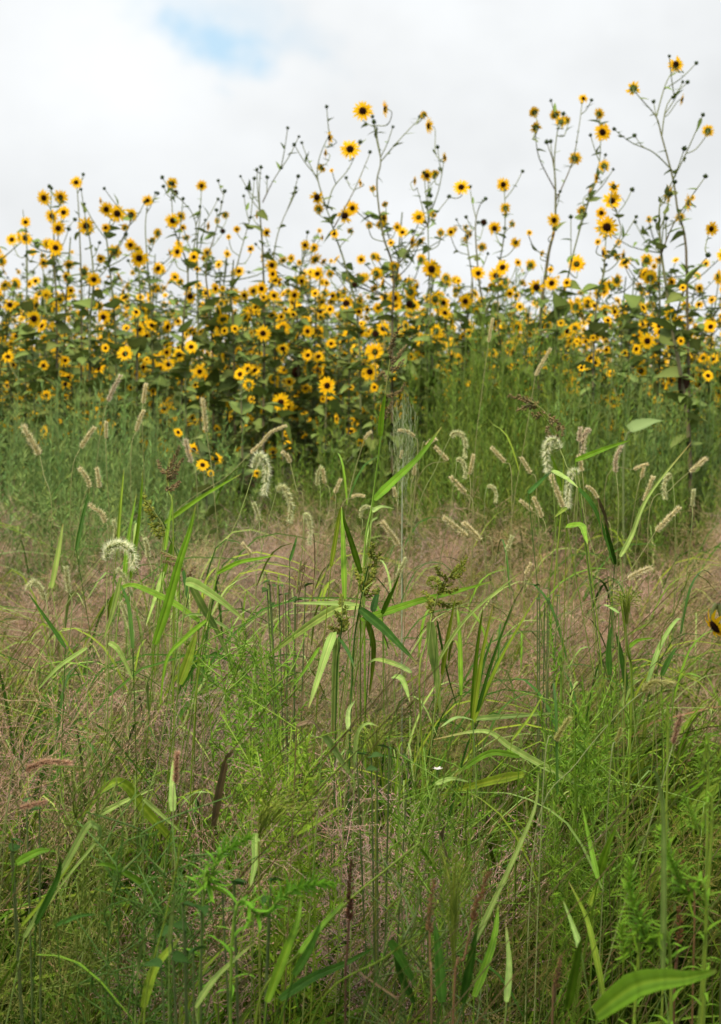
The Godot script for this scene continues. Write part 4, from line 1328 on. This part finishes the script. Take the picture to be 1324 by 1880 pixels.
# ------------------------------------------------------------------ foxtails
func foxtail_list() -> Array:
	# "colour thickness depth head(base to tip) / stem (high to low, may be empty)"
	return [
		"t 18 3.0 73,836 60,812 42,783/80,870 95,960", "t 12 3.0 148,822 160,803 173,785/130,900", "t 9 3.2 195,805 195,775/196,860", "w 12 3.2 198,737 208,714 221,690/180,830", "t 10 3.2 263,741 268,705/262,800", "t 10 3.1 250,792 256,772 264,754/240,860", "t 12 3.1 379,793 376,763 372,733/390,870 398,960",
		"w 13 3.1 352,850 345,828 341,808/362,900", "t 12 2.8 165,895 158,875 147,860/150,960", "t 11 2.8 183,896 181,878 178,860/150,930", "t 14 2.7 195,960 186,942 165,927/200,1010", "g 12 2.6 211,990 213,975 209,956/208,1060",
		"f 22 2.2 197,1030 200,1008 220,1000 240,1012 247,1040/195,1173 194,1276", "f 20 2.3 192,1018 203,1001 220,998 240,1006/96,1153 48,1319", "g 13 2.4 272,1024 271,1006 266,990/275,1100", "g 14 2.3 127,1088 124,1065 121,1042/130,1150", "g 14 2.3 238,1088 230,1062 216,1046/240,1150", "g 15 2.2 82,1102 74,1080 62,1068 50,1080/90,1150", "g 11 2.2 240,1156 232,1130 222,1106/245,1200",
		"t 9 3.0 460,832 480,814 496,795 525,781/420,872 300,985", "f 20 2.4 467,862 470,845 477,837 487,850 490,875 486,905/440,945 399,1042 366,1219", "t 11 2.9 533,850 528,838 519,830/545,900 558,940", "g 18 2.5 508,902 516,896 526,903 534,928 531,958/480,1010 470,1090", "g 15 2.5 557,943 566,950 570,968 568,998/555,1010", "t 9 3.0 669,807 674,799 681,793/650,870 635,940", "t 10 3.0 596,888 593,862/605,940",
		"g 11 3.0 583,892 584,870 590,858/588,930", "t 14 2.4 733,1001 718,980 702,959/745,1060", "t 13 2.5 858,985 838,968 815,950/890,1020", "t 13 2.45 882,992 868,976 852,959/905,1025", "g 13 2.8 827,802 836,795 848,798 855,815 853,839/800,860 760,960", "t 10 2.9 822,846 812,834 799,821/760,900", "t 10 2.9 782,818 790,811 800,806/770,850", "g 11 2.8 838,846 846,844 853,856 854,877/830,910", "t 10 2.8 862,871 866,853 869,836/860,950", "t 12 2.8 856,906 842,892 829,876/870,960",
		"t 8 2.9 762,802 748,792 732,790/765,860", "t 10 2.9 760,873 762,848/755,940", "t 8 3.0 735,842 738,828/730,900", "g 11 2.8 476,957 472,940 466,924/480,1010", "g 9 2.8 662,950 664,936 672,930 684,934/660,1000", "t 8 2.9 645,914 656,909 669,911/620,960", "t 9 2.9 727,914 723,896/730,970", "t 9 2.6 461,1018 454,1008 445,997/470,1090", "g 11 2.3 729,1060 737,1042 745,1026/703,1126",
		"f 19 2.5 1028,825 1018,809 1008,812 1003,832 1006,864/1040,855 1060,930", "f 16 2.5 1062,872 1054,865 1046,880 1042,905 1043,930/1075,960 1100,1100", "w 12 2.7 1063,812 1064,798 1065,786/1062,860", "w 14 2.7 1086,788 1076,793 1071,808 1070,830/1060,880", "t 10 2.8 928,849 916,836 903,822/940,900", "t 10 2.8 974,869 966,854 957,841/985,920", "g 9 2.9 894,893 905,894 911,908 910,922/890,960", "t 13 2.6 1035,932 1024,905 1012,873/1045,1000", "t 11 2.7 996,950 989,932 980,914/1005,1010", "t 9 2.8 977,937 967,928 956,919/990,990",
		"t 10 2.8 1069,866 1066,850 1063,836/1075,940", "w 12 2.7 1131,868 1130,850 1133,835 1141,819/1135,960", "t 9 2.8 1178,878 1182,860/1165,930", "t 11 2.7 1183,921 1190,900 1199,876/1170,990", "t 8 2.8 1164,862 1176,856 1189,852/1110,900", "t 13 2.3 1204,976 1224,955 1247,932/1152,1055 1060,1180", "g 13 2.6 1234,871 1224,877 1219,895 1221,915/1240,980", "t 12 2.6 1266,866 1284,852 1296,842/1230,900 1190,960", "g 10 2.6 1271,930 1274,900/1268,990", "t 9 2.7 1097,915 1090,902 1078,893/1110,950 1123,1005",
		"t 9 3.3 983,690 996,665 1010,641/965,800 938,965", "t 8 3.4 897,628 901,605 905,585/885,720 870,860", "t 14 2.1 1153,1063 1172,1052 1195,1042/1120,1085 1010,1190", "y 17 1.75 1180,1271 1192,1258 1208,1252 1236,1255/1140,1305 1060,1400 985,1520", "r 16 1.55 1236,1366 1243,1340 1250,1314/1210,1460 1098,1850", "y 14 1.7 1020,1360 1032,1340 1046,1318/1000,1400", "r 17 1.6 47,1415 68,1404 95,1398 131,1402/20,1430", "r 16 1.6 322,1438 324,1410 326,1382/318,1500", "r 14 1.5 36,1484 60,1478 84,1472/10,1500", "y 10 1.7 1130,1362 1137,1350 1140,1338/1120,1420", "t 9 2.9 615,905 625,880/612,960", "g 10 2.7 930,1010 940,985/925,1070", "t 9 2.6 965,1055 975,1035/955,1120",
	]

func foxtails() -> void:
	var list := []
	for row in foxtail_list():
		var halves = row.split("/")
		var w = halves[0].split(" ", false)
		list.push_back({"kind": w[0], "w": float(w[1]), "d": float(w[2]), "head": pix(" ".join(w.slice(3))), "stem": pix(halves[1]) if halves.size() > 1 else PackedVector2Array()})
	# words that single each one out
	var looks := {"t": "tan", "w": "pale", "f": "white fuzzy", "g": "greenish", "y": "yellow green", "r": "reddish"}
	var sets := {}
	for f in list:
		var a: Vector2 = f.head[0]
		var z: Vector2 = f.head[-1]
		var pose := "upright"
		if f.head.size() > 3 and z.y > f.head[1].y:
			pose = "drooping"
		elif z.x - a.x > 14:
			pose = "right leaning"
		elif a.x - z.x > 10:
			pose = "left leaning"
		var y: float = (a.y + z.y) * 0.5
		var x: float = (a.x + z.x) * 0.5
		var where := "before the left green mound"
		if y > 1200:
			where = "low in the foreground"
		elif y > 930:
			where = "over the mauve haze"
		elif x > 790:
			where = "before the right bushes"
		elif x > 310:
			where = "below the middle sunflowers"
		f.key = "%s %s foxtail %s" % [looks[f.kind], pose, where]
		f.x = x
		if not sets.has(f.key):
			sets[f.key] = []
		sets[f.key].push_back(f)
	for key in sets:
		var s: Array = sets[key]
		s.sort_custom(func(p, q): return p.x < q.x)
		for i in s.size():
			var rank := "" if s.size() == 1 else ", %s of %d from the left" % [ordinal(i), s.size()]
			s[i].label = key + rank
	for f in list:
		foxtail(f)

func foxtail(f: Dictionary) -> void:
	var d: float = f.d
	var head := PackedVector3Array()
	for q in f.head:
		head.push_back(at(q.x, q.y, d))
	head = smooth(head, 6 if f.head.size() < 4 else 4)
	var low := Vector2(f.head[0])
	var stem := PackedVector3Array()
	stem.push_back(head[0])
	var dd := d
	for q in f.stem:
		dd -= 0.03
		stem.push_back(at(q.x, q.y, dd))
		low = q
	var foot := on_ground(at(low.x + rf(-120, 40), ground_px(dd), dd + rf(-0.1, 0.25)))
	if stem[-1].y > 0.2:
		stem.push_back(stem[-1].lerp(foot, 0.5) + Vector3(rf(-0.02, 0.02), 0.04, 0))
	stem.push_back(foot)
	var t := thing("foxtail_grass", f.label, "foxtail", foot, "foxtail grasses standing in the field")
	var sc: Color = {"t": Color(0.20, 0.21, 0.08), "w": Color(0.19, 0.21, 0.08), "f": Color(0.20, 0.26, 0.07), "g": Color(0.17, 0.22, 0.07), "y": Color(0.22, 0.27, 0.10), "r": Color(0.20, 0.25, 0.08)}[f.kind]
	var core: Color = {"t": Color(0.36, 0.34, 0.15), "w": Color(0.34, 0.28, 0.18), "f": Color(0.26, 0.33, 0.10), "g": Color(0.29, 0.29, 0.12), "y": Color(0.24, 0.25, 0.06), "r": Color(0.16, 0.10, 0.05)}[f.kind]
	var hair: Color = {"t": Color(0.80, 0.73, 0.47), "w": Color(0.74, 0.66, 0.50), "f": Color(0.80, 0.83, 0.60), "g": Color(0.68, 0.71, 0.42), "y": Color(0.58, 0.56, 0.22), "r": Color(0.58, 0.38, 0.26)}[f.kind]
	var b := Builder.new()
	stem.reverse()
	b.tube(smooth(stem, 6), 0.0008, 0.0007, 5, sc, sc)
	built(t, "stem", b, M.stem)
	# head: grains packed round the axis, each with bristles
	var thick: float = f.w * d / F
	var g := Builder.new()
	var hb := Builder.new()
	var total := 0.0
	for i in head.size() - 1:
		total += head[i].distance_to(head[i + 1])
	var count := int(total / (thick * 0.022)) if f.kind != "f" else int(total / (thick * 0.019))
	for k in count:
		var fr := (k + 0.5) / count
		var u := fr * (head.size() - 1.001)
		var i := int(u)
		var axis := (head[i + 1] - head[i]).normalized()
		var s := head[i].lerp(head[i + 1], u - i)
		var body := thick * 0.21 * minf(1.0, 0.5 + fr * 5.0) * (1.0 - 0.65 * pow(fr, 4.0))
		var o := across(axis)
		var e := (o * 0.8 + axis).normalized()
		var a := s + o * body * 0.35
		var tip := a + e * body * 1.25
		var m := a.lerp(tip, 0.45)
		var x := across(e) * body * 0.4
		var y := e.cross(x).normalized() * body * 0.4
		var col := tint(core, 0.25)
		for q in [[x, y], [y, -x], [-x, -y], [-y, x]]:
			g.tri(a, m + q[0], m + q[1], col)
			g.tri(m + q[0], tip, m + q[1], col)
		for j in 4:
			var o2 := (o + rand_dir() * 0.7).normalized()
			var h := (o2 + axis * rf(0.4, 1.1)).normalized()
			var ln := thick * rf(0.36, 0.66) * (1.0 if f.kind != "f" else 1.12)
			hb.sliver(a, a + h * (ln + body * 0.3), across(h), 0.0008, 0.0, tint(hair, 0.12))
	var sh := built(t, "seed_head", g, M.leaf)
	part(sh, "bristles", hb.mesh(t.position), M.bristle)
	# one or two leaves along the stem
	for k in 1 + rng.randi() % 2:
		var i := int(stem.size() * rf(0.35, 0.75))
		i = clampi(i, 1, stem.size() - 1)
		var p := stem[i - 1].lerp(stem[i], rf(0.1, 0.6))
		var a := rf(0, TAU)
		var out := Vector3(cos(a), 0, sin(a))
		var ln := rf(0.12, 0.26)
		var q := smooth(PackedVector3Array([p, p + out * ln * 0.25 + Vector3.UP * ln * 0.35, p + out * ln * 0.65 + Vector3.UP * ln * 0.45, p + out * ln + Vector3.UP * ln * rf(0.0, 0.4)]), 3)
		var lb := Builder.new()
		var lc := tint(tone_of(["g", "p", "y", "d"][rng.randi() % 4]), 0.15)
		lb.blade(q, rf(0.004, 0.007), Vector3.UP, 0.3, lc, Color(lc.r * 1.2, lc.g * 1.1, lc.b * 1.2), 0.2, rf(-0.6, 0.6))
		built(t, "leaf", lb, M.blade)

# ------------------------------------------------------------------ leafy weeds
func weed(label: String, path: String, depth: float, ln: float, leaves: int, col: Color) -> void:
	var p := PackedVector3Array()
	for q in pix(path):
		p.push_back(at(q.x, q.y, depth))
	var foot := on_ground(p[0] + Vector3(rf(-0.05, 0.02), 0, rf(-0.03, 0.03)))
	var t := thing("leafy_weed", label, "weed", foot, "narrow leaved weeds in the foreground")
	var full := PackedVector3Array([foot])
	full.append_array(p)
	var q := smooth(full, 7)
	var b := Builder.new()
	b.tube(q, 0.0017, 0.0010, 6, Color(col.r * 1.25, col.g * 0.95, col.b * 1.5), Color(col.r * 1.2, col.g, col.b * 1.2))
	built(t, "stem", b, M.stem)
	var lens := []
	for k in 4:
		var m := Builder.new()
		var c := rf(0.05, 0.3)
		m.blade(smooth(PackedVector3Array([Vector3.ZERO, Vector3(0, 0.35, 0.05), Vector3(rf(-0.05, 0.05), 0.7, 0.04 - c * 0.3), Vector3(rf(-0.1, 0.1), 1.0, -c)]), 2), 0.19, Vector3(0, 0, 1), 0.15, tint(col, 0.18), tint(col, 0.12), 0.35)
		lens.push_back(m.mesh())
	var start := 2.5
	leaves = leaves * 3 / 2
	for j in leaves:
		var fr := pow((j + rf(0.1, 0.9)) / leaves, 0.9)
		var u := lerpf(start, q.size() - 1.01, fr)
		var i := int(u)
		var axis := (q[i + 1] - q[i]).normalized()
		var s := q[i].lerp(q[i + 1], u - i)
		var a := j * 2.39996 + rf(-0.3, 0.3)
		var r0 := axis.cross(Vector3(0.2, 0.1, 1.0)).normalized()
		var o := r0.rotated(axis, a)
		var e := (o + axis * lerpf(0.4, 1.2, pow(fr, 4.0))).normalized()
		var l := ln * lerpf(1.15, 0.5, pow(fr, 3.0)) * rf(0.75, 1.25) * depth / F
		var z := (axis - e * axis.dot(e)).normalized()
		part(t, "leaf", lens[rng.randi() % 4], M.leaf, Transform3D(Basis(e.cross(z), e, z).scaled(Vector3.ONE * l), s - foot))

func clump(label: String, cx: float, top: float, low: float, half: float, depth: float, stems: int, ln: float, col: Color) -> void:
	var foot := on_ground(at(cx, low, depth))
	var t := thing("bushy_weed", label, "weed", foot, "bushy green weeds among the lovegrass")
	for k in stems:
		var f := (k + 0.5) / stems * 2.0 - 1.0
		var px := cx + f * half + rf(-8, 8)
		var py := lerpf(top, low, rf(0.0, 0.35) + 0.25 * f * f)
		var d := depth + rf(-0.12, 0.12)
		var tip := at(px, py, d)
		var st := Builder.new()
		var fo := Builder.new()
		var mid := foot.lerp(tip, 0.62) + Vector3(rf(-0.03, 0.03), 0, rf(-0.03, 0.03))
		leafy_stem(st, fo, PackedVector3Array([foot + Vector3(f * 0.02, 0, 0), mid, tip]), ln * depth / F, 80, col)
		for j in 7:
			var s := mid.lerp(tip, rf(-0.3, 0.8))
			leafy_stem(st, fo, PackedVector3Array([s, s + Vector3(rf(-0.04, 0.05), rf(0.03, 0.05), rf(-0.04, 0.04)), s + Vector3(rf(-0.07, 0.08), rf(0.06, 0.11), rf(-0.06, 0.06))]), ln * 0.75 * depth / F, 34, col)
		var sm := built(t, "stem", st, M.stem)
		part(sm, "foliage", fo.mesh(t.position), M.leaf)

func weeds() -> void:
	var lime := Color(0.19, 0.36, 0.03)
	var fresh := Color(0.14, 0.32, 0.028)
	weed("bright green weed nodding right with long narrow leaves at bottom centre", "425,1745 483,1682 530,1639 573,1623 606,1622", 1.35, 42, 90, fresh)
	weed("bright green weed with upswept leaves left of bottom centre", "372,1690 384,1626 402,1573 429,1553 456,1538", 1.4, 38, 70, fresh)
	weed("pale lime weed with a thick spiky tip at lower right", "1232,1800 1192,1736 1172,1682 1156,1633 1157,1586", 1.3, 36, 110, lime)
	weed("pale lime weed rising out of the right edge at lower right", "1296,1730 1259,1639 1235,1586 1215,1526", 1.3, 38, 90, lime)
	weed("short lime weed tip beside the thick spiky one at lower right", "1170,1800 1149,1752 1139,1699", 1.3, 30, 60, lime)
	weed("lime weed with a knobbly bent top at the right edge", "1305,1560 1282,1526 1268,1490 1255,1460", 1.35, 22, 60, lime)
	weed("thin upright weed with tiny leaves before the dark hollow at right", "1030,1270 1020,1233 1013,1170 1009,1126", 2.0, 16, 50, fresh)
	weed("slim leafy spike standing alone in the dark hollow at far right", "1226,1380 1221,1345 1217,1310 1214,1272", 1.65, 12, 60, lime)
	weed("leafy green shoot at the very right edge above the lime weeds", "1300,1450 1290,1420 1280,1382", 1.4, 22, 40, lime)
	clump("bushy bright green weed in the middle right foreground", 1062, 1240, 1400, 75, 1.8, 11, 24, Color(0.17, 0.32, 0.03))
	clump("bushy yellow green weed at centre left, in front of dark shade", 515, 1325, 1440, 75, 1.75, 10, 27, Color(0.20, 0.34, 0.03))
	clump("bushy green weed beside the arching pale leaf left of centre", 450, 1130, 1280, 75, 2.1, 10, 22, Color(0.15, 0.30, 0.03))
	clump("low green weed around the small white flower", 805, 1370, 1450, 85, 1.75, 9, 18, Color(0.15, 0.29, 0.03))
	clump("low weed with pale yellow green tips beside the pink foxtail at left", 160, 1395, 1460, 35, 1.65, 6, 20, Color(0.13, 0.20, 0.03))
	clump("dim green weed between the bent leaf and the bright weeds at lower left", 290, 1500, 1640, 90, 1.55, 9, 20, Color(0.085, 0.19, 0.03))
	clump("feathery green weed standing in the purplish haze at lower centre", 760, 1620, 1720, 60, 1.5, 5, 18, Color(0.09, 0.15, 0.035))

# ------------------------------------------------------------------ single small things
func small_things() -> void:
	# pale wispy plume
	var d := 2.9
	var foot := on_ground(at(738, ground_px(d), d))
	var t := thing("wispy_plume", "pale grey green plume of wavy threads standing right of the tall stalk", "dried plant", foot)
	var b := Builder.new()
	b.tube(smooth(PackedVector3Array([foot, at(738, 1000, d), at(740, 850, d)]), 5), 0.002, 0.001, 4, Color(0.25, 0.3, 0.2), Color(0.3, 0.36, 0.26))
	built(t, "stem", b, M.stem)
	b = Builder.new()
	for k in 75:
		var x := 740.0 + rf(-15, 15) + rf(-15, 15)
		var y0 := rf(800, 940)
		var y1 := y0 - rf(50, 150)
		y1 = maxf(y1, 716 + absf(x - 745) * 1.6)
		var p := PackedVector3Array()
		var dz := rf(-0.03, 0.03)
		for j in 5:
			p.push_back(at(x + rf(-8, 8), lerpf(y0, y1, j / 4.0), d + dz + rf(-0.008, 0.008)))
		var q := smooth(p, 3)
		var col := tint(Color(0.26, 0.32, 0.19), 0.25)
		for j in q.size() - 1:
			b.sliver(q[j], q[j + 1], across((q[j + 1] - q[j]).normalized()), 0.0007, 0.0007, col)
	var th := built(t, "threads", b, M.haze)
	th.set_meta("kind", "stuff")

	# brown dry seed stalks at the bottom
	var dry := [
		["dark brown dry seed stalk standing alone at bottom centre", 1.35, "634,1860 637,1760 641,1690", "641,1690 643,1640 646,1578", 9.0, Color(0.085, 0.045, 0.028)],
		["tan dry seed stalk between the dark broad leaves at bottom centre", 1.35, "792,1860 790,1780 789,1712", "789,1712 791,1665 797,1616", 9.0, Color(0.24, 0.155, 0.075)],
		["rust coloured dry seed stalk leaning right at bottom centre right", 1.35, "832,1860 852,1760 868,1690", "868,1690 880,1648 901,1598", 9.0, Color(0.20, 0.115, 0.055)],
		["rusty dry seed stalk behind the lime weeds at the right edge", 1.45, "1238,1840 1242,1780 1244,1740", "1244,1740 1248,1700 1246,1664", 9.0, Color(0.16, 0.085, 0.04)],
		["short tan dry seed stalk low at bottom right of centre", 1.35, "1014,1880 1018,1840 1020,1815", "1020,1815 1024,1785 1030,1756", 8.0, Color(0.19, 0.12, 0.06)],
		["thin rusty dry stalk behind the right lime weed", 1.5, "1275,1700 1268,1650 1262,1625", "1262,1625 1256,1595 1248,1560", 7.0, Color(0.2, 0.12, 0.05)],
	]
	for e in dry:
		var dd: float = e[1]
		var path := PackedVector3Array()
		for q in pix(e[2]):
			path.push_back(at(q.x, q.y, dd))
		var base := on_ground(path[0])
		var o := thing("dry_seed_stalk", e[0], "dry grass", base, "dry brown seed stalks at the bottom")
		var full := PackedVector3Array([base])
		full.append_array(path)
		var s := Builder.new()
		s.tube(smooth(full, 4), 0.0013, 0.0011, 5, e[5], e[5])
		built(o, "stem", s, M.stem)
		var hp := PackedVector3Array()
		for q in pix(e[3]):
			hp.push_back(at(q.x, q.y, dd))
		var h := Builder.new()
		spike(h, smooth(hp, 5), e[4] * dd / F, e[5])
		built(o, "seed_head", h, M.leaf)

	# yellow green fan of an unopened panicle
	for e in [["yellow green fan of fine unopened grass branches at bottom centre right", 833, 1790, 1550, 46, 1.4], ["small yellow green fan of fine grass branches right of the white flower leaf", 690, 1420, 1310, 55, 1.8], ["yellow green fan of fine grass branches in the dark hollow at right", 1150, 1150, 1075, 34, 2.0], ["tan green fan of fine grass branches sweeping right in the lower haze", 475, 1545, 1440, 60, 1.55]]:
		var dd: float = e[5]
		var ft := on_ground(at(e[1], e[2], dd))
		var o := thing("grass_fan", e[0], "grass", ft, "fine yellow green grass fans")
		var s := Builder.new()
		s.tube(smooth(PackedVector3Array([ft, at(e[1], e[2], dd)]), 4), 0.0014, 0.0012, 4, Color(0.2, 0.25, 0.05), Color(0.2, 0.25, 0.05))
		built(o, "stem", s, M.stem)
		s = Builder.new()
		var sweep := 60.0 if e[1] == 475 else 0.0
		for k in 70:
			var f := rf(-1, 1)
			var y0 := lerpf(e[2], e[3], rf(0.0, 0.4))
			var a := at(e[1] + rf(-3, 3), y0, dd)
			var z := at(e[1] + f * e[4] + sweep + rf(-5, 5), lerpf(e[2], e[3], rf(0.55, 1.05) - 0.12 * f * f), dd + rf(-0.06, 0.06))
			var m := a.lerp(z, 0.5) + Vector3(-f * 0.006, 0.012, 0)
			var col := tint(Color(0.20, 0.26, 0.045), 0.2)
			s.sliver(a, m, across((m - a).normalized()), 0.0010, 0.0008, col)
			s.sliver(m, z, across((z - m).normalized()), 0.0008, 0.0004, col)
			for j in 3:
				var w := m.lerp(z, rf(0.1, 1.0))
				var y := (z - m).normalized() + rand_dir() * 0.4
				s.lozenge(w, w + y.normalized() * 0.005, across(y.normalized()), 0.0016, tint(col, 0.2))
		var br := built(o, "branches", s, M.haze)
		br.set_meta("kind", "stuff")

	# small white flower
	d = 1.7
	var c := at(803, 1413, d)
	var o := thing("white_flower", "tiny white flower open among the low green weed", "flower", on_ground(c))
	var s := Builder.new()
	s.tube(smooth(PackedVector3Array([o.position, o.position.lerp(c, 0.5) + Vector3(0.01, 0, 0), c]), 4), 0.001, 0.0008, 4, Color(0.12, 0.2, 0.05), Color(0.12, 0.2, 0.05))
	built(o, "stem", s, M.stem)
	s = Builder.new()
	for k in 6:
		var a := TAU * k / 6.0
		var r := Vector3(cos(a), 0.35, sin(a) * 0.8).normalized()
		s.lozenge(c, c + r * rf(0.006, 0.009), Vector3(-sin(a), 0, cos(a)), 0.005, tint(Color(0.78, 0.72, 0.7), 0.05))
	built(o, "petals", s, M.petal)

	# large light leaf and curled dry leaf at right, dark round leaves, orange head at the right edge
	d = 4.6
	c = at(1162, 790, d)
	o = thing("broad_leaf_plant", "single big light green leaf catching light before the right bushes", "plant", on_ground(c))
	s = Builder.new()
	s.tube(smooth(PackedVector3Array([o.position, c + Vector3(-0.03, -0.12, 0), c]), 4), 0.004, 0.003, 5, Color(0.15, 0.2, 0.08), Color(0.15, 0.2, 0.08))
	built(o, "stem", s, M.stem)
	var y := (at(1214, 764, d) - c).normalized()
	var z := (Vector3.UP + (EYE - c).normalized() * 0.5).normalized()
	z = (z - y * z.dot(y)).normalized()
	var lf := heart_leaf(Color(0.15, 0.22, 0.085), 0.75)
	part(o, "leaf", lf.mesh(), M.leaf, Transform3D(Basis(y.cross(z), y, z).scaled(Vector3.ONE * 0.115), c - o.position))

	for e in [["plant with a few dark roundish leaves low at centre foreground", 697, 1405, 1.75, 5, 30], ["plant with bluish roundish leaves in the haze left of centre", 530, 1090, 2.3, 9, 20], ["plant with pale toothed leaves at the left edge of the foreground", 52, 1520, 1.5, 4, 26], ["plant with dull toothed leaves in the dark lower left", 350, 1710, 1.35, 7, 34], ["plant with small bluish leaves scattered over the right haze", 1000, 1095, 2.3, 6, 13], ["plant with dark leaves under the bright nodding weed", 450, 1640, 1.4, 5, 28]]:
		d = e[3]
		c = at(e[1], e[2], d)
		o = thing("round_leaved_plant", e[0], "plant", on_ground(c), "round leaved plants in the grass")
		var hues := tint(Color(0.045, 0.10, 0.022), 0.15)
		var shape := heart_leaf(hues, 0.95).mesh()
		for k in e[4]:
			var p: Vector3 = c + Vector3(rf(-1, 1), rf(-0.7, 0.7), rf(-0.8, 0.8)) * (0.00042 * e[5] * d * 2.0)
			s = Builder.new()
			s.tube(smooth(PackedVector3Array([o.position, o.position.lerp(p, 0.6), p]), 3), 0.0016, 0.0009, 4, Color(0.1, 0.13, 0.05), Color(0.1, 0.15, 0.05))
			built(o, "stem", s, M.stem)
			var yy := Vector3(rf(-1, 1), rf(-0.2, 0.3), rf(-1, 1)).normalized()
			var xx := yy.cross((Vector3.UP + rand_dir() * 0.5).normalized()).normalized()
			part(o, "leaf", shape, M.leaf, Transform3D(Basis(xx, yy, xx.cross(yy)).scaled(Vector3.ONE * (e[5] * d / F)), p - o.position))

	d = 1.75
	c = at(1314, 1150, d)
	var base := on_ground(at(1340, 1500, d))
	o = thing("sunflower_plant", "drooping near sunflower with orange hanging petals at the right edge", "sunflower", base)
	s = Builder.new()
	s.tube(smooth(PackedVector3Array([base, at(1335, 1300, d), at(1322, 1120, d), at(1308, 1128, d), c]), 5), 0.004, 0.003, 6, Color(0.12, 0.15, 0.05), Color(0.12, 0.15, 0.05))
	built(o, "stem", s, M.stem)
	var hd := part(o, "flower_head", flower_meshes.petals[3], M.petal, Transform3D(facing(Vector3(-0.82, -0.5, 0.25).normalized(), 1.0).scaled(Vector3.ONE * 0.027), c - base))
	part(hd, "disc", flower_meshes.dark, M.disc)
	part(hd, "calyx", flower_meshes.calyx, M.leaf)

	# dry brown curled leaf on the dark right stem
	d = 5.0
	c = at(1255, 708, d)
	o = thing("dry_leaf", "dark brown curled dead leaf hanging on the dark stem at right", "leaf", c)
	part(o, "leaf_blade", heart_leaf(Color(0.06, 0.035, 0.025), 0.8).mesh(), M.leaf, Transform3D(facing(Vector3(0.2, 0.1, 1).normalized(), PI * 0.95).scaled(Vector3.ONE * 0.075), Vector3(0, 0.03, 0)))

# ------------------------------------------------------------------ unseen trees, added to cast shade on the foreground
func added_shade_tree(label: String, foot: Vector3, crown: Vector3, size: Vector3, leaves: int) -> void:
	var t := thing("added_shade_tree", label, "tree", on_ground(foot), "unseen trees added around the viewpoint for their shade")
	var trunk := Builder.new()
	var fork := foot.lerp(crown, 0.45)
	trunk.tube(smooth(PackedVector3Array([t.position, foot.lerp(fork, 0.5) + Vector3(0.06, 0.1, 0), fork]), 5), 0.16, 0.1, 10, Color(0.12, 0.09, 0.065), Color(0.12, 0.09, 0.065))
	built(t, "trunk", trunk, M.stem)
	for k in 9:
		var b := Builder.new()
		var d := rand_dir()
		var tip := crown + Vector3(d.x * size.x, absf(d.y) * size.y, d.z * size.z) * 0.75
		b.tube(smooth(PackedVector3Array([fork, fork.lerp(tip, 0.5) + Vector3.UP * 0.2, tip]), 5), 0.06, 0.012, 6, Color(0.12, 0.09, 0.065), Color(0.13, 0.10, 0.07))
		built(t, "limb", b, M.stem)
	var c := Builder.new()
	var clumps := []
	for k in 60:
		var d := rand_dir() * pow(rf(0.1, 1.0), 0.4)
		clumps.push_back(crown + Vector3(d.x * size.x, d.y * size.y, d.z * size.z))
	for k in leaves:
		var o := rand_dir()
		var p: Vector3 = clumps[k % 60] + rand_dir() * pow(rf(0, 1), 0.5) * 0.62
		c.lozenge(p, p + o * rf(0.11, 0.18), across(o), rf(0.06, 0.10), tint(Color(0.06, 0.11, 0.03), 0.25))
	built(t, "crown", c, M.turf)

func added_shade_trees() -> void:  # both stand out of view, added only to block sun and sky
	added_shade_tree("added unseen tree behind the viewpoint, put in to shade the near grass", Vector3(0.5, 0, 2.6), Vector3(0.3, 3.3, 1.7), Vector3(5.0, 2.1, 1.9), 24000)
	added_shade_tree("added unseen tree out of frame at right, put in to darken the hollow", Vector3(3.6, 0, -1.7), Vector3(3.4, 2.7, -1.6), Vector3(1.3, 1.6, 1.4), 5000)
